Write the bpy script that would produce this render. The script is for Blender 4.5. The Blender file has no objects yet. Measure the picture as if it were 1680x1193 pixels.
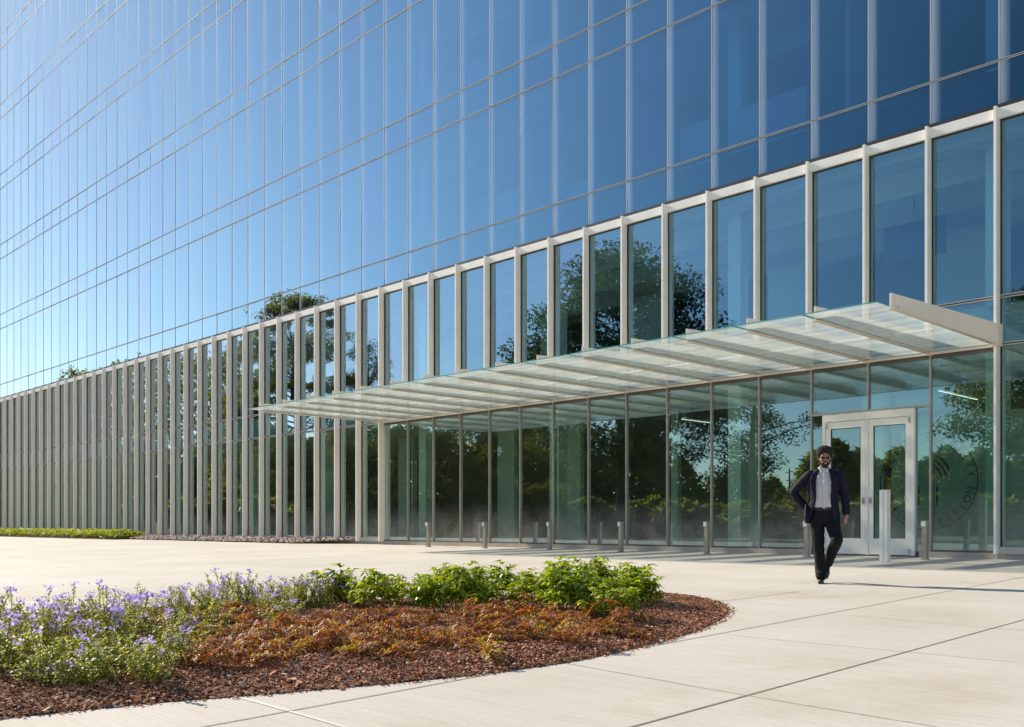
import bpy, bmesh, math, random
from mathutils import Vector, Matrix, noise
R = math.radians
rnd = random.Random(7)
scene = bpy.context.scene
col = scene.collection

# ------------------------------------------------------------------ helpers
def tag(o, label=None, cat=None, group=None, kind=None):
    if label: o['label'] = label
    if cat: o['category'] = cat
    if group: o['group'] = group
    if kind: o['kind'] = kind
    return o

def empty(name, loc=(0, 0, 0), rz=0.0):
    o = bpy.data.objects.new(name, None)
    col.objects.link(o)
    o.location = loc
    o.rotation_euler = (0, 0, rz)
    o.empty_display_size = 0.2
    return o

def children_of(o):
    return list(o.children)

def copy_tree(o, parent=None):
    c = o.copy()
    col.objects.link(c)
    if parent is not None:
        c.parent = parent
    for ch in children_of(o):
        copy_tree(ch, c)
    return c

class MB:
    def __init__(s):
        s.v = []; s.f = []; s.m = []; s.sm = []
    def face(s, pts, m=0, smooth=False):
        i = len(s.v)
        s.v.extend([tuple(p) for p in pts])
        s.f.append(tuple(range(i, i + len(pts)))); s.m.append(m); s.sm.append(smooth)
    def box(s, x0, x1, y0, y1, z0, z1, m=0):
        i = len(s.v)
        s.v += [(x0,y0,z0),(x1,y0,z0),(x1,y1,z0),(x0,y1,z0),(x0,y0,z1),(x1,y0,z1),(x1,y1,z1),(x0,y1,z1)]
        for q in ((0,3,2,1),(4,5,6,7),(0,1,5,4),(1,2,6,5),(2,3,7,6),(3,0,4,7)):
            s.f.append(tuple(i + k for k in q)); s.m.append(m); s.sm.append(False)
    def tube(s, pts, radii, n=8, m=0, cap=True, smooth=True):
        pts = [Vector(p) for p in pts]
        rings = []
        prev = None
        for j, p in enumerate(pts):
            if j == 0: d = pts[1] - pts[0]
            elif j == len(pts) - 1: d = pts[-1] - pts[-2]
            else: d = pts[j + 1] - pts[j - 1]
            d = d.normalized()
            if prev is None:
                a = Vector((1, 0, 0)) if abs(d.x) < 0.8 else Vector((0, 1, 0))
            else: a = prev
            u = (a - d * a.dot(d)).normalized(); w = d.cross(u); prev = u
            i0 = len(s.v)
            for k in range(n):
                t = 2 * math.pi * k / n
                s.v.append(tuple(p + (u * math.cos(t) + w * math.sin(t)) * radii[j]))
            rings.append(i0)
        for a, b in zip(rings[:-1], rings[1:]):
            for k in range(n):
                s.f.append((a + k, a + (k + 1) % n, b + (k + 1) % n, b + k)); s.m.append(m); s.sm.append(smooth)
        if cap:
            s.f.append(tuple(rings[0] + k for k in reversed(range(n)))); s.m.append(m); s.sm.append(False)
            s.f.append(tuple(rings[-1] + k for k in range(n))); s.m.append(m); s.sm.append(False)
    def build(s, name, mats, parent=None):
        me = bpy.data.meshes.new(name)
        me.from_pydata(s.v, [], s.f)
        if not isinstance(mats, (list, tuple)): mats = [mats]
        for mt in mats: me.materials.append(mt)
        me.polygons.foreach_set('material_index', s.m)
        me.polygons.foreach_set('use_smooth', s.sm)
        me.update()
        o = bpy.data.objects.new(name, me)
        col.objects.link(o)
        if parent is not None: o.parent = parent
        return o

# ------------------------------------------------------------------ materials
def new_mat(name):
    m = bpy.data.materials.new(name); m.use_nodes = True
    nt = m.node_tree; nt.nodes.clear()
    out = nt.nodes.new('ShaderNodeOutputMaterial')
    return m, nt, out

def N(nt, kind, **kw):
    n = nt.nodes.new(kind)
    for k, v in kw.items():
        if k in n.inputs: n.inputs[k].default_value = v
        else: setattr(n, k, v)
    return n

def ramp(nt, stops, interp='LINEAR'):
    r = nt.nodes.new('ShaderNodeValToRGB'); cr = r.color_ramp; cr.interpolation = interp
    while len(cr.elements) > 1: cr.elements.remove(cr.elements[-1])
    cr.elements[0].position = stops[0][0]; cr.elements[0].color = tuple(stops[0][1]) + (1,)
    for p, c in stops[1:]:
        e = cr.elements.new(p); e.color = tuple(c) + (1,)
    return r

def principled(name, color, rough=0.6, metal=0.0, spec=0.5, noise_scale=None, noise_amt=0.12, bump=0.0, bump_scale=40.0):
    m, nt, out = new_mat(name)
    b = N(nt, 'ShaderNodeBsdfPrincipled', Roughness=rough, Metallic=metal)
    b.inputs['Specular IOR Level'].default_value = spec
    b.inputs['Base Color'].default_value = tuple(color) + (1,)
    tc = N(nt, 'ShaderNodeTexCoord')
    if noise_scale:
        n1 = N(nt, 'ShaderNodeTexNoise', Scale=noise_scale, Detail=6.0)
        nt.links.new(tc.outputs['Object'], n1.inputs['Vector'])
        lo = [c * (1 - noise_amt) for c in color]; hi = [min(1, c * (1 + noise_amt)) for c in color]
        r = ramp(nt, [(0.3, lo), (0.7, hi)])
        nt.links.new(n1.outputs['Fac'], r.inputs['Fac'])
        nt.links.new(r.outputs['Color'], b.inputs['Base Color'])
    if bump:
        n2 = N(nt, 'ShaderNodeTexNoise', Scale=bump_scale, Detail=4.0)
        nt.links.new(tc.outputs['Object'], n2.inputs['Vector'])
        bp = N(nt, 'ShaderNodeBump', Strength=bump, Distance=0.02)
        nt.links.new(n2.outputs['Fac'], bp.inputs['Height'])
        nt.links.new(bp.outputs['Normal'], b.inputs['Normal'])
    nt.links.new(b.outputs['BSDF'], out.inputs['Surface'])
    return m

def island_mat(name, stops, rough=0.6, spec=0.3, transl=0.0, bump=0.0):
    """every loose piece (leaf, chip, petal) takes its own colour from the ramp"""
    m, nt, out = new_mat(name)
    g = N(nt, 'ShaderNodeNewGeometry')
    r = ramp(nt, stops)
    nt.links.new(g.outputs['Random Per Island'], r.inputs['Fac'])
    b = N(nt, 'ShaderNodeBsdfPrincipled', Roughness=rough)
    b.inputs['Specular IOR Level'].default_value = spec
    nt.links.new(r.outputs['Color'], b.inputs['Base Color'])
    last = b.outputs['BSDF']
    if transl > 0:
        t = N(nt, 'ShaderNodeBsdfTranslucent')
        hs = N(nt, 'ShaderNodeHueSaturation', Saturation=1.15, Value=1.6)
        nt.links.new(r.outputs['Color'], hs.inputs['Color'])
        nt.links.new(hs.outputs['Color'], t.inputs['Color'])
        mx = N(nt, 'ShaderNodeMixShader', Fac=transl)
        nt.links.new(last, mx.inputs[1]); nt.links.new(t.outputs['BSDF'], mx.inputs[2])
        last = mx.outputs['Shader']
    nt.links.new(last, out.inputs['Surface'])
    return m

def glass_mat(name, tint, refl, stops, rough=0.0, wav=0.0, refl_grazing=(0.95, 0.98, 1.0), dust=0.0, frit=0.0):
    """coated architectural glass: tinted see-through mixed with a mirror whose share grows with the angle;
    the coating mirrors blue when met head on and neutral at a glance"""
    m, nt, out = new_mat(name)
    lw = N(nt, 'ShaderNodeLayerWeight', Blend=0.5)
    r = ramp(nt, [(p, (c, c, c)) for p, c in stops])
    nt.links.new(lw.outputs['Facing'], r.inputs['Fac'])
    t = N(nt, 'ShaderNodeBsdfTransparent', Color=tuple(tint) + (1,))
    g = N(nt, 'ShaderNodeBsdfGlossy', Roughness=rough)
    rc = ramp(nt, [(0.05, refl), (0.75, refl_grazing)])
    nt.links.new(lw.outputs['Facing'], rc.inputs['Fac'])
    oi = N(nt, 'ShaderNodeNewGeometry'); oj = N(nt, 'ShaderNodeObjectInfo')
    ad = N(nt, 'ShaderNodeMath', operation='ADD'); nt.links.new(oi.outputs['Random Per Island'], ad.inputs[0]); nt.links.new(oj.outputs['Random'], ad.inputs[1])
    fc = N(nt, 'ShaderNodeMath', operation='FRACT'); nt.links.new(ad.outputs['Value'], fc.inputs[0])
    pv = ramp(nt, [(0.0, (.93, .95, .97)), (0.5, (1, 1, 1)), (0.85, (.97, .99, .99)), (1.0, (1.0, .93, 1.0))])
    nt.links.new(fc.outputs['Value'], pv.inputs['Fac'])
    pm = N(nt, 'ShaderNodeMix', data_type='RGBA', blend_type='MULTIPLY'); pm.inputs[0].default_value = 1.0
    nt.links.new(rc.outputs['Color'], pm.inputs[6]); nt.links.new(pv.outputs['Color'], pm.inputs[7])
    nt.links.new(pm.outputs[2], g.inputs['Color'])
    if wav:
        tc = N(nt, 'ShaderNodeTexCoord')
        mp = N(nt, 'ShaderNodeMapping'); mp.inputs['Scale'].default_value = (0.9, 0.9, 0.45)
        nt.links.new(tc.outputs['Object'], mp.inputs['Vector'])
        n2 = N(nt, 'ShaderNodeTexNoise', Scale=1.0, Detail=1.5)
        nt.links.new(mp.outputs['Vector'], n2.inputs['Vector'])
        bp = N(nt, 'ShaderNodeBump', Strength=wav, Distance=0.02)
        nt.links.new(n2.outputs['Fac'], bp.inputs['Height'])
        nt.links.new(bp.outputs['Normal'], g.inputs['Normal'])
    inner = t.outputs['BSDF']
    if frit:
        # ceramic dot frit printed on the back of the glass, densest beside each mullion (pitch = frit)
        tc = N(nt, 'ShaderNodeTexCoord'); sx = N(nt, 'ShaderNodeSeparateXYZ')
        nt.links.new(tc.outputs['Object'], sx.inputs['Vector'])
        dv = N(nt, 'ShaderNodeMath', operation='DIVIDE'); nt.links.new(sx.outputs['X'], dv.inputs[0]); dv.inputs[1].default_value = frit
        fr = N(nt, 'ShaderNodeMath', operation='FRACT'); nt.links.new(dv.outputs['Value'], fr.inputs[0])
        rf = ramp(nt, [(0.0, (.85,)*3), (0.06, (.70,)*3), (0.11, (.30,)*3), (0.155, (0, 0, 0))])
        nt.links.new(fr.outputs['Value'], rf.inputs['Fac'])
        fd = N(nt, 'ShaderNodeBsdfDiffuse', Color=(0.50, 0.49, 0.50, 1))
        mf = N(nt, 'ShaderNodeMixShader')
        nt.links.new(rf.outputs['Color'], mf.inputs['Fac']); nt.links.new(inner, mf.inputs[1]); nt.links.new(fd.outputs['BSDF'], mf.inputs[2])
        inner = mf.outputs['Shader']
    mx = N(nt, 'ShaderNodeMixShader')
    nt.links.new(r.outputs['Color'], mx.inputs['Fac'])
    nt.links.new(inner, mx.inputs[1]); nt.links.new(g.outputs['BSDF'], mx.inputs[2])
    last = mx.outputs['Shader']
    if dust:
        # road dust dried on to the lowest metre of the glass, in smears
        tc = N(nt, 'ShaderNodeTexCoord'); sx = N(nt, 'ShaderNodeSeparateXYZ')
        nt.links.new(tc.outputs['Object'], sx.inputs['Vector'])
        hr = N(nt, 'ShaderNodeMapRange'); hr.interpolation_type = 'SMOOTHSTEP'
        for k, v in zip(('From Min', 'From Max', 'To Min', 'To Max'), (0.0, 1.35, 1.0, 0.04)): hr.inputs[k].default_value = v
        nt.links.new(sx.outputs['Z'], hr.inputs['Value'])
        n3 = N(nt, 'ShaderNodeTexNoise', Scale=1.7, Detail=5.0)
        nt.links.new(tc.outputs['Object'], n3.inputs['Vector'])
        m1 = N(nt, 'ShaderNodeMath', operation='MULTIPLY'); nt.links.new(hr.outputs['Result'], m1.inputs[0]); nt.links.new(n3.outputs['Fac'], m1.inputs[1])
        m2 = N(nt, 'ShaderNodeMath', operation='MULTIPLY'); nt.links.new(m1.outputs['Value'], m2.inputs[0]); m2.inputs[1].default_value = dust * 2
        df = N(nt, 'ShaderNodeBsdfDiffuse', Color=(0.72, 0.68, 0.60, 1))
        m3 = N(nt, 'ShaderNodeMixShader')
        nt.links.new(m2.outputs['Value'], m3.inputs['Fac']); nt.links.new(last, m3.inputs[1]); nt.links.new(df.outputs['BSDF'], m3.inputs[2])
        last = m3.outputs['Shader']
    nt.links.new(last, out.inputs['Surface'])
    return m

def emit_mat(name, color, strength):
    m, nt, out = new_mat(name)
    e = N(nt, 'ShaderNodeEmission', Color=tuple(color) + (1,), Strength=strength)
    nt.links.new(e.outputs['Emission'], out.inputs['Surface'])
    return m

M = {}
# facing value: 0 = looked at head on, 1 = grazing
M['glass_up'] = glass_mat('tower_glass', (0.24, 0.44, 0.64), (0.33, 0.73, 0.95),
                          [(0.0, .055), (0.08, .075), (0.25, .28), (0.45, .51), (0.75, .65), (1.0, .80)], wav=0.03, refl_grazing=(0.90, 0.95, 0.92), frit=1.36)
M['glass_low'] = glass_mat('lobby_glass', (0.62, 0.84, 0.74), (0.60, 0.88, 0.96),
                           [(0.0, .20), (0.12, .24), (0.30, .35), (0.52, .40), (0.75, .50), (1.0, .80)], wav=0.03, refl_grazing=(0.95, 0.97, 0.92), dust=0.21)
M['glass_mid'] = glass_mat('upper_lobby_glass', (0.55, 0.78, 0.84), (0.36, 0.68, 0.92),
                           [(0.0, .13), (0.12, .20), (0.28, .36), (0.50, .50), (0.75, .62), (1.0, .85)], wav=0.03, refl_grazing=(0.95, 0.95, 0.93))
M['glass_clear'] = glass_mat('clear_glass', (0.88, 0.95, 0.92), (0.9, 1, 1), [(0, .04), (0.5, .08), (1, .8)])
M['spandrel_back'] = principled('spandrel_backing', (0.03, 0.07, 0.13), 0.5, noise_scale=0.7, noise_amt=0.15)
M['alu'] = principled('champagne_aluminium', (0.88, 0.815, 0.725), 0.5, 0.0, 0.5, noise_scale=3.0, noise_amt=0.04)
M['alu_light'] = principled('light_aluminium', (0.46, 0.43, 0.40), 0.6, 0.0, 0.3, noise_scale=3.0, noise_amt=0.04)
M['alu_dark'] = principled('bronze_aluminium', (0.12, 0.105, 0.09), 0.4, 0.3, 0.5)
M['gasket'] = principled('black_gasket', (0.012, 0.012, 0.014), 0.6)
M['beam'] = principled('canopy_steel_paint', (0.84, 0.73, 0.59), 0.4, noise_scale=2.0, noise_amt=0.04)
M['door_white'] = principled('door_paint', (0.80, 0.75, 0.68), 0.35, noise_scale=4.0, noise_amt=0.03)
M['steel'] = principled('brushed_steel', (0.40, 0.36, 0.31), 0.38, 0.75, noise_scale=9.0, noise_amt=0.1)
M['post_white'] = principled('post_paint', (0.82, 0.77, 0.67), 0.4, noise_scale=5.0, noise_amt=0.04)
M['plinth'] = principled('plinth_concrete', (0.40, 0.35, 0.29), 0.85, noise_scale=2.5, noise_amt=0.12, bump=0.2)
M['int_white'] = principled('interior_white', (0.78, 0.79, 0.76), 0.8, noise_scale=0.6, noise_amt=0.03)
M['int_ceiling'] = principled('interior_ceiling', (0.60, 0.61, 0.60), 0.8, noise_scale=0.5, noise_amt=0.06)
M['int_grey'] = principled('interior_grey', (0.13, 0.14, 0.14), 0.6, noise_scale=0.4, noise_amt=0.2)
M['int_dark'] = principled('interior_dark', (0.18, 0.19, 0.165), 0.6, noise_scale=0.3, noise_amt=0.3)
M['int_floor'] = principled('interior_floor', (0.40, 0.37, 0.32), 0.25, noise_scale=0.8, noise_amt=0.1)
M['lamp'] = emit_mat('lamp_white', (1.0, 0.97, 0.92), 1.2)
M['lamp_canopy'] = emit_mat('lamp_canopy_white', (1.0, 0.98, 0.95), 0.75)
M['vinyl'] = principled('dark_vinyl', (0.01, 0.012, 0.012), 0.6)
M['screen'] = principled('dark_screen', (0.004, 0.006, 0.012), 0.2)
M['glass_edge'] = principled('glass_edge', (0.10, 0.36, 0.34), 0.15)

def canopy_glass():
    m, nt, out = new_mat('fritted_canopy_glass')
    tc = N(nt, 'ShaderNodeTexCoord')
    mp = N(nt, 'ShaderNodeMapping'); mp.inputs['Scale'].default_value = (0.25, 3.2, 1.0)  # streaks along the facade imitate reflections, put into the frit opacity
    nt.links.new(tc.outputs['Object'], mp.inputs['Vector'])
    n1 = N(nt, 'ShaderNodeTexNoise', Scale=1.0, Detail=3.0)
    nt.links.new(mp.outputs['Vector'], n1.inputs['Vector'])
    r = ramp(nt, [(0.34, (.35,)*3), (0.66, (.58,)*3)])
    nt.links.new(n1.outputs['Fac'], r.inputs['Fac'])
    tr = N(nt, 'ShaderNodeBsdfTransparent', Color=(0.90, 0.985, 0.965, 1))
    tl = N(nt, 'ShaderNodeBsdfTranslucent', Color=(0.93, 1.0, 0.965, 1))
    df = N(nt, 'ShaderNodeBsdfDiffuse', Color=(0.88, 0.96, 0.92, 1))
    mixd = N(nt, 'ShaderNodeMixShader', Fac=0.4)
    nt.links.new(tl.outputs['BSDF'], mixd.inputs[1]); nt.links.new(df.outputs['BSDF'], mixd.inputs[2])
    mix = N(nt, 'ShaderNodeMixShader')
    nt.links.new(r.outputs['Color'], mix.inputs['Fac'])
    nt.links.new(tr.outputs['BSDF'], mix.inputs[1]); nt.links.new(mixd.outputs['Shader'], mix.inputs[2])
    lw = N(nt, 'ShaderNodeLayerWeight', Blend=0.5)
    r2 = ramp(nt, [(0, (.04,)*3), (0.5, (.09,)*3), (0.8, (.26,)*3), (1, (.7,)*3)])
    nt.links.new(lw.outputs['Facing'], r2.inputs['Fac'])
    gl = N(nt, 'ShaderNodeBsdfGlossy', Color=(0.9, 1, 0.98, 1), Roughness=0.02)
    mx = N(nt, 'ShaderNodeMixShader')
    nt.links.new(r2.outputs['Color'], mx.inputs['Fac'])
    nt.links.new(mix.outputs['Shader'], mx.inputs[1]); nt.links.new(gl.outputs['BSDF'], mx.inputs[2])
    nt.links.new(mx.outputs['Shader'], out.inputs['Surface'])
    return m
M['canopy_glass'] = canopy_glass()

def concrete():
    m, nt, out = new_mat('plaza_concrete')
    tc = N(nt, 'ShaderNodeTexCoord')
    n1 = N(nt, 'ShaderNodeTexNoise', Scale=0.35, Detail=8.0, Roughness=0.6)
    nt.links.new(tc.outputs['Object'], n1.inputs['Vector'])
    r1 = ramp(nt, [(0.30, (.465, .425, .36)), (0.70, (.555, .515, .45))])
    nt.links.new(n1.outputs['Fac'], r1.inputs['Fac'])
    # broom finish, running along the facade
    mp = N(nt, 'ShaderNodeMapping'); mp.inputs['Scale'].default_value = (1.2, 26.0, 1.0)
    mp.inputs['Rotation'].default_value = (0, 0, R(4))
    nt.links.new(tc.outputs['Object'], mp.inputs['Vector'])
    n2 = N(nt, 'ShaderNodeTexNoise', Scale=1.6, Detail=5.0, Roughness=0.7)
    nt.links.new(mp.outputs['Vector'], n2.inputs['Vector'])
    r2 = ramp(nt, [(0.3, (.86, .86, .86)), (0.7, (1.08, 1.08, 1.08))])
    nt.links.new(n2.outputs['Fac'], r2.inputs['Fac'])
    mul = N(nt, 'ShaderNodeMix', data_type='RGBA', blend_type='MULTIPLY')
    mul.inputs[0].default_value = 0.8
    nt.links.new(r1.outputs['Color'], mul.inputs[6]); nt.links.new(r2.outputs['Color'], mul.inputs[7])
    # fine grain and sparse stains
    n3 = N(nt, 'ShaderNodeTexNoise', Scale=55.0, Detail=3.0)
    nt.links.new(tc.outputs['Object'], n3.inputs['Vector'])
    r3 = ramp(nt, [(0.3, (.90, .90, .90)), (0.7, (1.06, 1.06, 1.06))])
    nt.links.new(n3.outputs['Fac'], r3.inputs['Fac'])
    mul2 = N(nt, 'ShaderNodeMix', data_type='RGBA', blend_type='MULTIPLY'); mul2.inputs[0].default_value = 0.7
    nt.links.new(mul.outputs[2], mul2.inputs[6]); nt.links.new(r3.outputs['Color'], mul2.inputs[7])
    n4 = N(nt, 'ShaderNodeTexNoise', Scale=0.55, Detail=6.0, Roughness=0.7)
    nt.links.new(tc.outputs['Object'], n4.inputs['Vector'])
    r4 = ramp(nt, [(0.38, (1.0, 1.0, 1.0)), (0.56, (.96, .95, .93)), (0.70, (.84, .79, .72))])
    nt.links.new(n4.outputs['Fac'], r4.inputs['Fac'])
    mul3 = N(nt, 'ShaderNodeMix', data_type='RGBA', blend_type='MULTIPLY'); mul3.inputs[0].default_value = 0.8
    nt.links.new(mul2.outputs[2], mul3.inputs[6]); nt.links.new(r4.outputs['Color'], mul3.inputs[7])
    vo = N(nt, 'ShaderNodeTexVoronoi', Scale=1.1); nt.links.new(tc.outputs['Object'], vo.inputs['Vector'])
    r5 = ramp(nt, [(0.018, (.72, .68, .63)), (0.032, (1, 1, 1))]); nt.links.new(vo.outputs['Distance'], r5.inputs['Fac'])
    mul4 = N(nt, 'ShaderNodeMix', data_type='RGBA', blend_type='MULTIPLY'); mul4.inputs[0].default_value = 0.8
    nt.links.new(mul3.outputs[2], mul4.inputs[6]); nt.links.new(r5.outputs['Color'], mul4.inputs[7])
    b = N(nt, 'ShaderNodeBsdfPrincipled', Roughness=0.85)
    b.inputs['Specular IOR Level'].default_value = 0.25
    nt.links.new(mul4.outputs[2], b.inputs['Base Color'])
    bp = N(nt, 'ShaderNodeBump', Strength=0.12, Distance=0.004)
    nt.links.new(n2.outputs['Fac'], bp.inputs['Height'])
    nt.links.new(bp.outputs['Normal'], b.inputs['Normal'])
    nt.links.new(b.outputs['BSDF'], out.inputs['Surface'])
    return m
M['concrete'] = concrete()
M['joint_dark'] = principled('joint_filler', (0.16, 0.105, 0.07), 0.8, noise_scale=6.0, noise_amt=0.3)
M['joint_cut'] = principled('saw_cut', (0.40, 0.35, 0.28), 0.9, noise_scale=14.0, noise_amt=0.4)
M['joint_pale'] = principled('pale_sealant', (0.64, 0.58, 0.49), 0.7, noise_scale=14.0, noise_amt=0.1)
M['lawn'] = principled('lawn', (0.14, 0.16, 0.05), 0.9, noise_scale=0.08, noise_amt=0.35)
M['asphalt'] = principled('asphalt', (0.21, 0.20, 0.185), 0.85, noise_scale=2.0, noise_amt=0.2)
M['mulch'] = principled('mulch_soil', (0.12, 0.048, 0.024), 0.95, noise_scale=30.0, noise_amt=0.5, bump=0.8, bump_scale=60)
M['chips'] = island_mat('bark_chips', [(0.0, (.08, .028, .014)), (0.3, (.27, .092, .040)), (0.65, (.46, .18, .08)), (0.88, (.58, .31, .17)), (1.0, (.74, .55, .40))], 0.8, 0.2)
M['pebble'] = island_mat('river_pebbles', [(0.0, (.15, .10, .075)), (0.5, (.27, .20, .15)), (1.0, (.40, .33, .26))], 0.8, 0.3)
M['hedge'] = island_mat('groundcover_leaf', [(0.0, (.16, .20, .025)), (0.5, (.30, .34, .045)), (1.0, (.44, .44, .08))], 0.45, 0.4, 0.35)
M['leaf_tree'] = island_mat('oak_leaf', [(0.0, (.035, .055, .018)), (0.5, (.075, .10, .028)), (1.0, (.14, .15, .04))], 0.5, 0.3, 0.5)
M['leaf_gold'] = island_mat('pine_leaf', [(0.0, (.08, .09, .02)), (0.5, (.17, .17, .035)), (1.0, (.28, .25, .055))], 0.5, 0.3, 0.58)
M['bark'] = principled('bark', (0.06, 0.045, 0.035), 0.9, noise_scale=3.0, noise_amt=0.4)
M['leaf_wood'] = island_mat('woodland_leaf', [(0.0, (.08, .095, .022)), (0.5, (.19, .19, .04)), (1.0, (.34, .29, .07))], 0.5, 0.3, 0.58)
M['phlox_leaf'] = island_mat('phlox_leaf', [(0.0, (.15, .17, .025)), (0.5, (.30, .32, .055)), (0.9, (.46, .46, .11)), (1.0, (.55, .46, .14))], 0.45, 0.4, 0.45)
M['petal'] = island_mat('phlox_petal', [(0.0, (.28, .20, .50)), (0.45, (.48, .40, .70)), (1.0, (.82, .77, .93))], 0.6, 0.2, 0.3)
M['peony_leaf'] = island_mat('glossy_leaf', [(0.0, (.10, .16, .014)), (0.5, (.25, .31, .026)), (0.85, (.42, .46, .045)), (1.0, (.54, .54, .08))], 0.40, 0.4, 0.4)
M['fern_leaf'] = island_mat('fern_rust', [(0.0, (.14, .035, .016)), (0.35, (.30, .085, .03)), (0.6, (.38, .13, .035)), (0.8, (.44, .22, .045)), (0.93, (.46, .33, .06)), (1.0, (.32, .36, .06))], 0.5, 0.3, 0.3)
M['fern_gold'] = island_mat('fern_gold', [(0.0, (.34, .15, .03)), (0.5, (.46, .28, .05)), (1.0, (.48, .42, .08))], 0.5, 0.3, 0.3)
M['stem'] = principled('plant_stem', (0.12, 0.13, 0.04), 0.6)
M['stem_brown'] = principled('fern_stem', (0.14, 0.07, 0.03), 0.6)

# ------------------------------------------------------------------ survey numbers
EYE = Vector((0, -20.5, 0.56)); YAW = 45.91
FPX = 1598.0
MOD = 1.36; X0 = -7.19            # facade module and first fin
def GZ(y):                        # plaza falls gently away from the building
    d = min(max(-y, 0), 45)
    return -0.12 - 0.012 * d
def bay(k): return X0 - MOD * k
def ground_at(px, py):            # survey helper: where a sight line meets the plaza
    a = (px - 840) / FPX; b = -(py - 861) / FPX
    n = .7183 * a + .6957
    Y = -(EYE.z + .12 + .246) / (b - .012 * n)
    X = a * Y
    return Vector((.6958 * X - .7183 * Y, .7183 * X + .6957 * Y - 20.5, 0))
def G(px, py):
    p = ground_at(px, py); p.z = GZ(p.y); return p
def W(px, py, s):                 # a point on the mirrored side: the reflection of a thing seen at px, Y metres deep
    pass

KMIN, KMAX = -8, 60
Z1, SP, FLOOR = 8.87, 0.95, 4.62  # first curtain-wall line, spandrel height, storey height
NF = 7
ZTOP = Z1 + FLOOR * NF

# ------------------------------------------------------------------ ground
def build_ground():
    b = MB()
    # far terrain in strips so that the fall of the plaza stops at 45 m
    xs = [-1500, -300, -90, 40, 300, 1500]
    ys = [-2000, -300, -45, 0, 60, 2000]
    for i in range(len(xs) - 1):
        for j in range(len(ys) - 1):
            q = [(xs[i], ys[j]), (xs[i+1], ys[j]), (xs[i+1], ys[j+1]), (xs[i], ys[j+1])]
            b.face([(x, y, GZ(y) - 0.04) for x, y in q])
    tag(b.build('ground', M['lawn']), kind='structure')
    b = MB()
    x = -130.0
    ys = [-31, -20, -10, -4, 0.6]
    for j in range(len(ys) - 1):
        b.face([(-130, ys[j], GZ(ys[j])), (26, ys[j], GZ(ys[j])), (26, ys[j+1], GZ(ys[j+1])), (-130, ys[j+1], GZ(ys[j+1]))])
    tag(b.build('plaza', M['concrete']), kind='structure')
    b = MB()
    b.face([(-300, -47, GZ(-45) - .02), (200, -47, GZ(-45) - .02), (200, -40, GZ(-40) - .02), (-300, -40, GZ(-40) - .02)])
    tag(b.build('road', M['asphalt']), kind='structure')

def strip(b, pts, w, lift=0.003):
    P = [Vector((p.x, p.y, 0)) for p in pts]
    for a, c in zip(P[:-1], P[1:]):
        d = (c - a); L = d.length; d.normalize(); s = Vector((-d.y, d.x, 0)) * w * .5
        n = max(1, int(L / 1.5))
        for i in range(n):
            u = a.lerp(c, i / n); v = a.lerp(c, (i + 1) / n)
            q = [u - s, v - s, v + s, u + s]
            b.face([(p.x, p.y, GZ(p.y) + lift) for p in q])

def build_joints():
    dark = MB()
    for line in [((1030, 1195), (1100, 1176), (1680, 1017), (2000, 929)),
                 ((1058, 1063), (1100, 1055), (1680, 947), (1850, 917)),
                 ((300, 1199.5), (867, 1095), (930, 1083)),
                 ((1183, 987), (1310, 971))]:
        strip(dark, [G(*p) for p in line], 0.011)
    tag(dark.build('expansion_joint', M['joint_dark']), kind='structure')
    cut = MB()
    for line in [((930, 1089), (1228, 1142), (1531, 1192), (1600, 1204)),
                 ((1190, 1041), (1248, 1047.4), (1680, 1088)),
                 ((1393, 1010), (1680, 1035)),
                 ((1248, 966), (1475, 936)),
                 ((1200, 983), (1420, 978)),
                 ((0, 925), (207, 914), (420, 903)),
                 ((-60, 951), (0, 948), (339, 932), (640, 918)),
                 ((0, 981), (300, 962), (520, 948)),
                 ((640, 930), (1000, 921)), ((1480, 980), (1680, 990)), ((1000, 948), (1330, 957))]:
        strip(cut, [G(*p) for p in line], 0.008)
    tag(cut.build('saw_cut_joint', M['joint_cut']), kind='structure')
    pale = MB()
    strip(pale, [G(380, 1141), G(470, 1166), G(557, 1191), G(600, 1204)], 0.022)
    strip(pale, [G(50, 975), G(157, 991), G(230, 1003)], 0.02)
    tag(pale.build('sealed_joint', M['joint_pale']), kind='structure')

build_ground()
build_joints()

# ------------------------------------------------------------------ building
cam_f = Vector((-.7183, .6957, 0)); cam_r = Vector((.6958, .7183, 0))
def proj(p):
    d = Vector(p) - EYE
    Y = d.dot(cam_f)
    if Y < 1: return None
    return (840 + FPX * d.dot(cam_r) / Y, 861 - FPX * d.z / Y)
def seen_area(x0, x1, z0, z1):
    ps = [proj((x, 0, z)) for x in (x0, x1) for z in (z0, z1)]
    if any(p is None for p in ps): return 0
    xs = [min(max(p[0], 0), 1680) for p in ps]; ys = [min(max(p[1], 0), 1193) for p in ps]
    return (max(xs) - min(xs)) * (max(ys) - min(ys))

bld = empty('office_building', (X0, 0, 0))
tag(bld, 'blue glass curtain wall office block with champagne fins around its tall ground floor', 'building')
def bpart(mb, name, mats, parent=None, label=None, kind=None):
    # building parts are modelled in world metres; shift them into the frame of their root
    mb.v = [(x - X0, y, z) for x, y, z in mb.v]
    o = mb.build(name, mats, parent or bld)
    if label: o['label'] = label
    if kind: o['kind'] = kind
    return o

def pane(mb, k, z0, z1, inset=0.0, y=0.0):
    """one pane, each set a hair out of true like real glazing"""
    xa, xb = bay(k + 1) + inset, bay(k) - inset
    j = [rnd.uniform(-.0035, .0035) for _ in range(3)]
    mb.face([(xa, y + j[0], z0), (xb, y + j[1], z0), (xb, y + j[2], z1), (xa, y + j[0] + j[2] - j[1], z1)])

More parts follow.
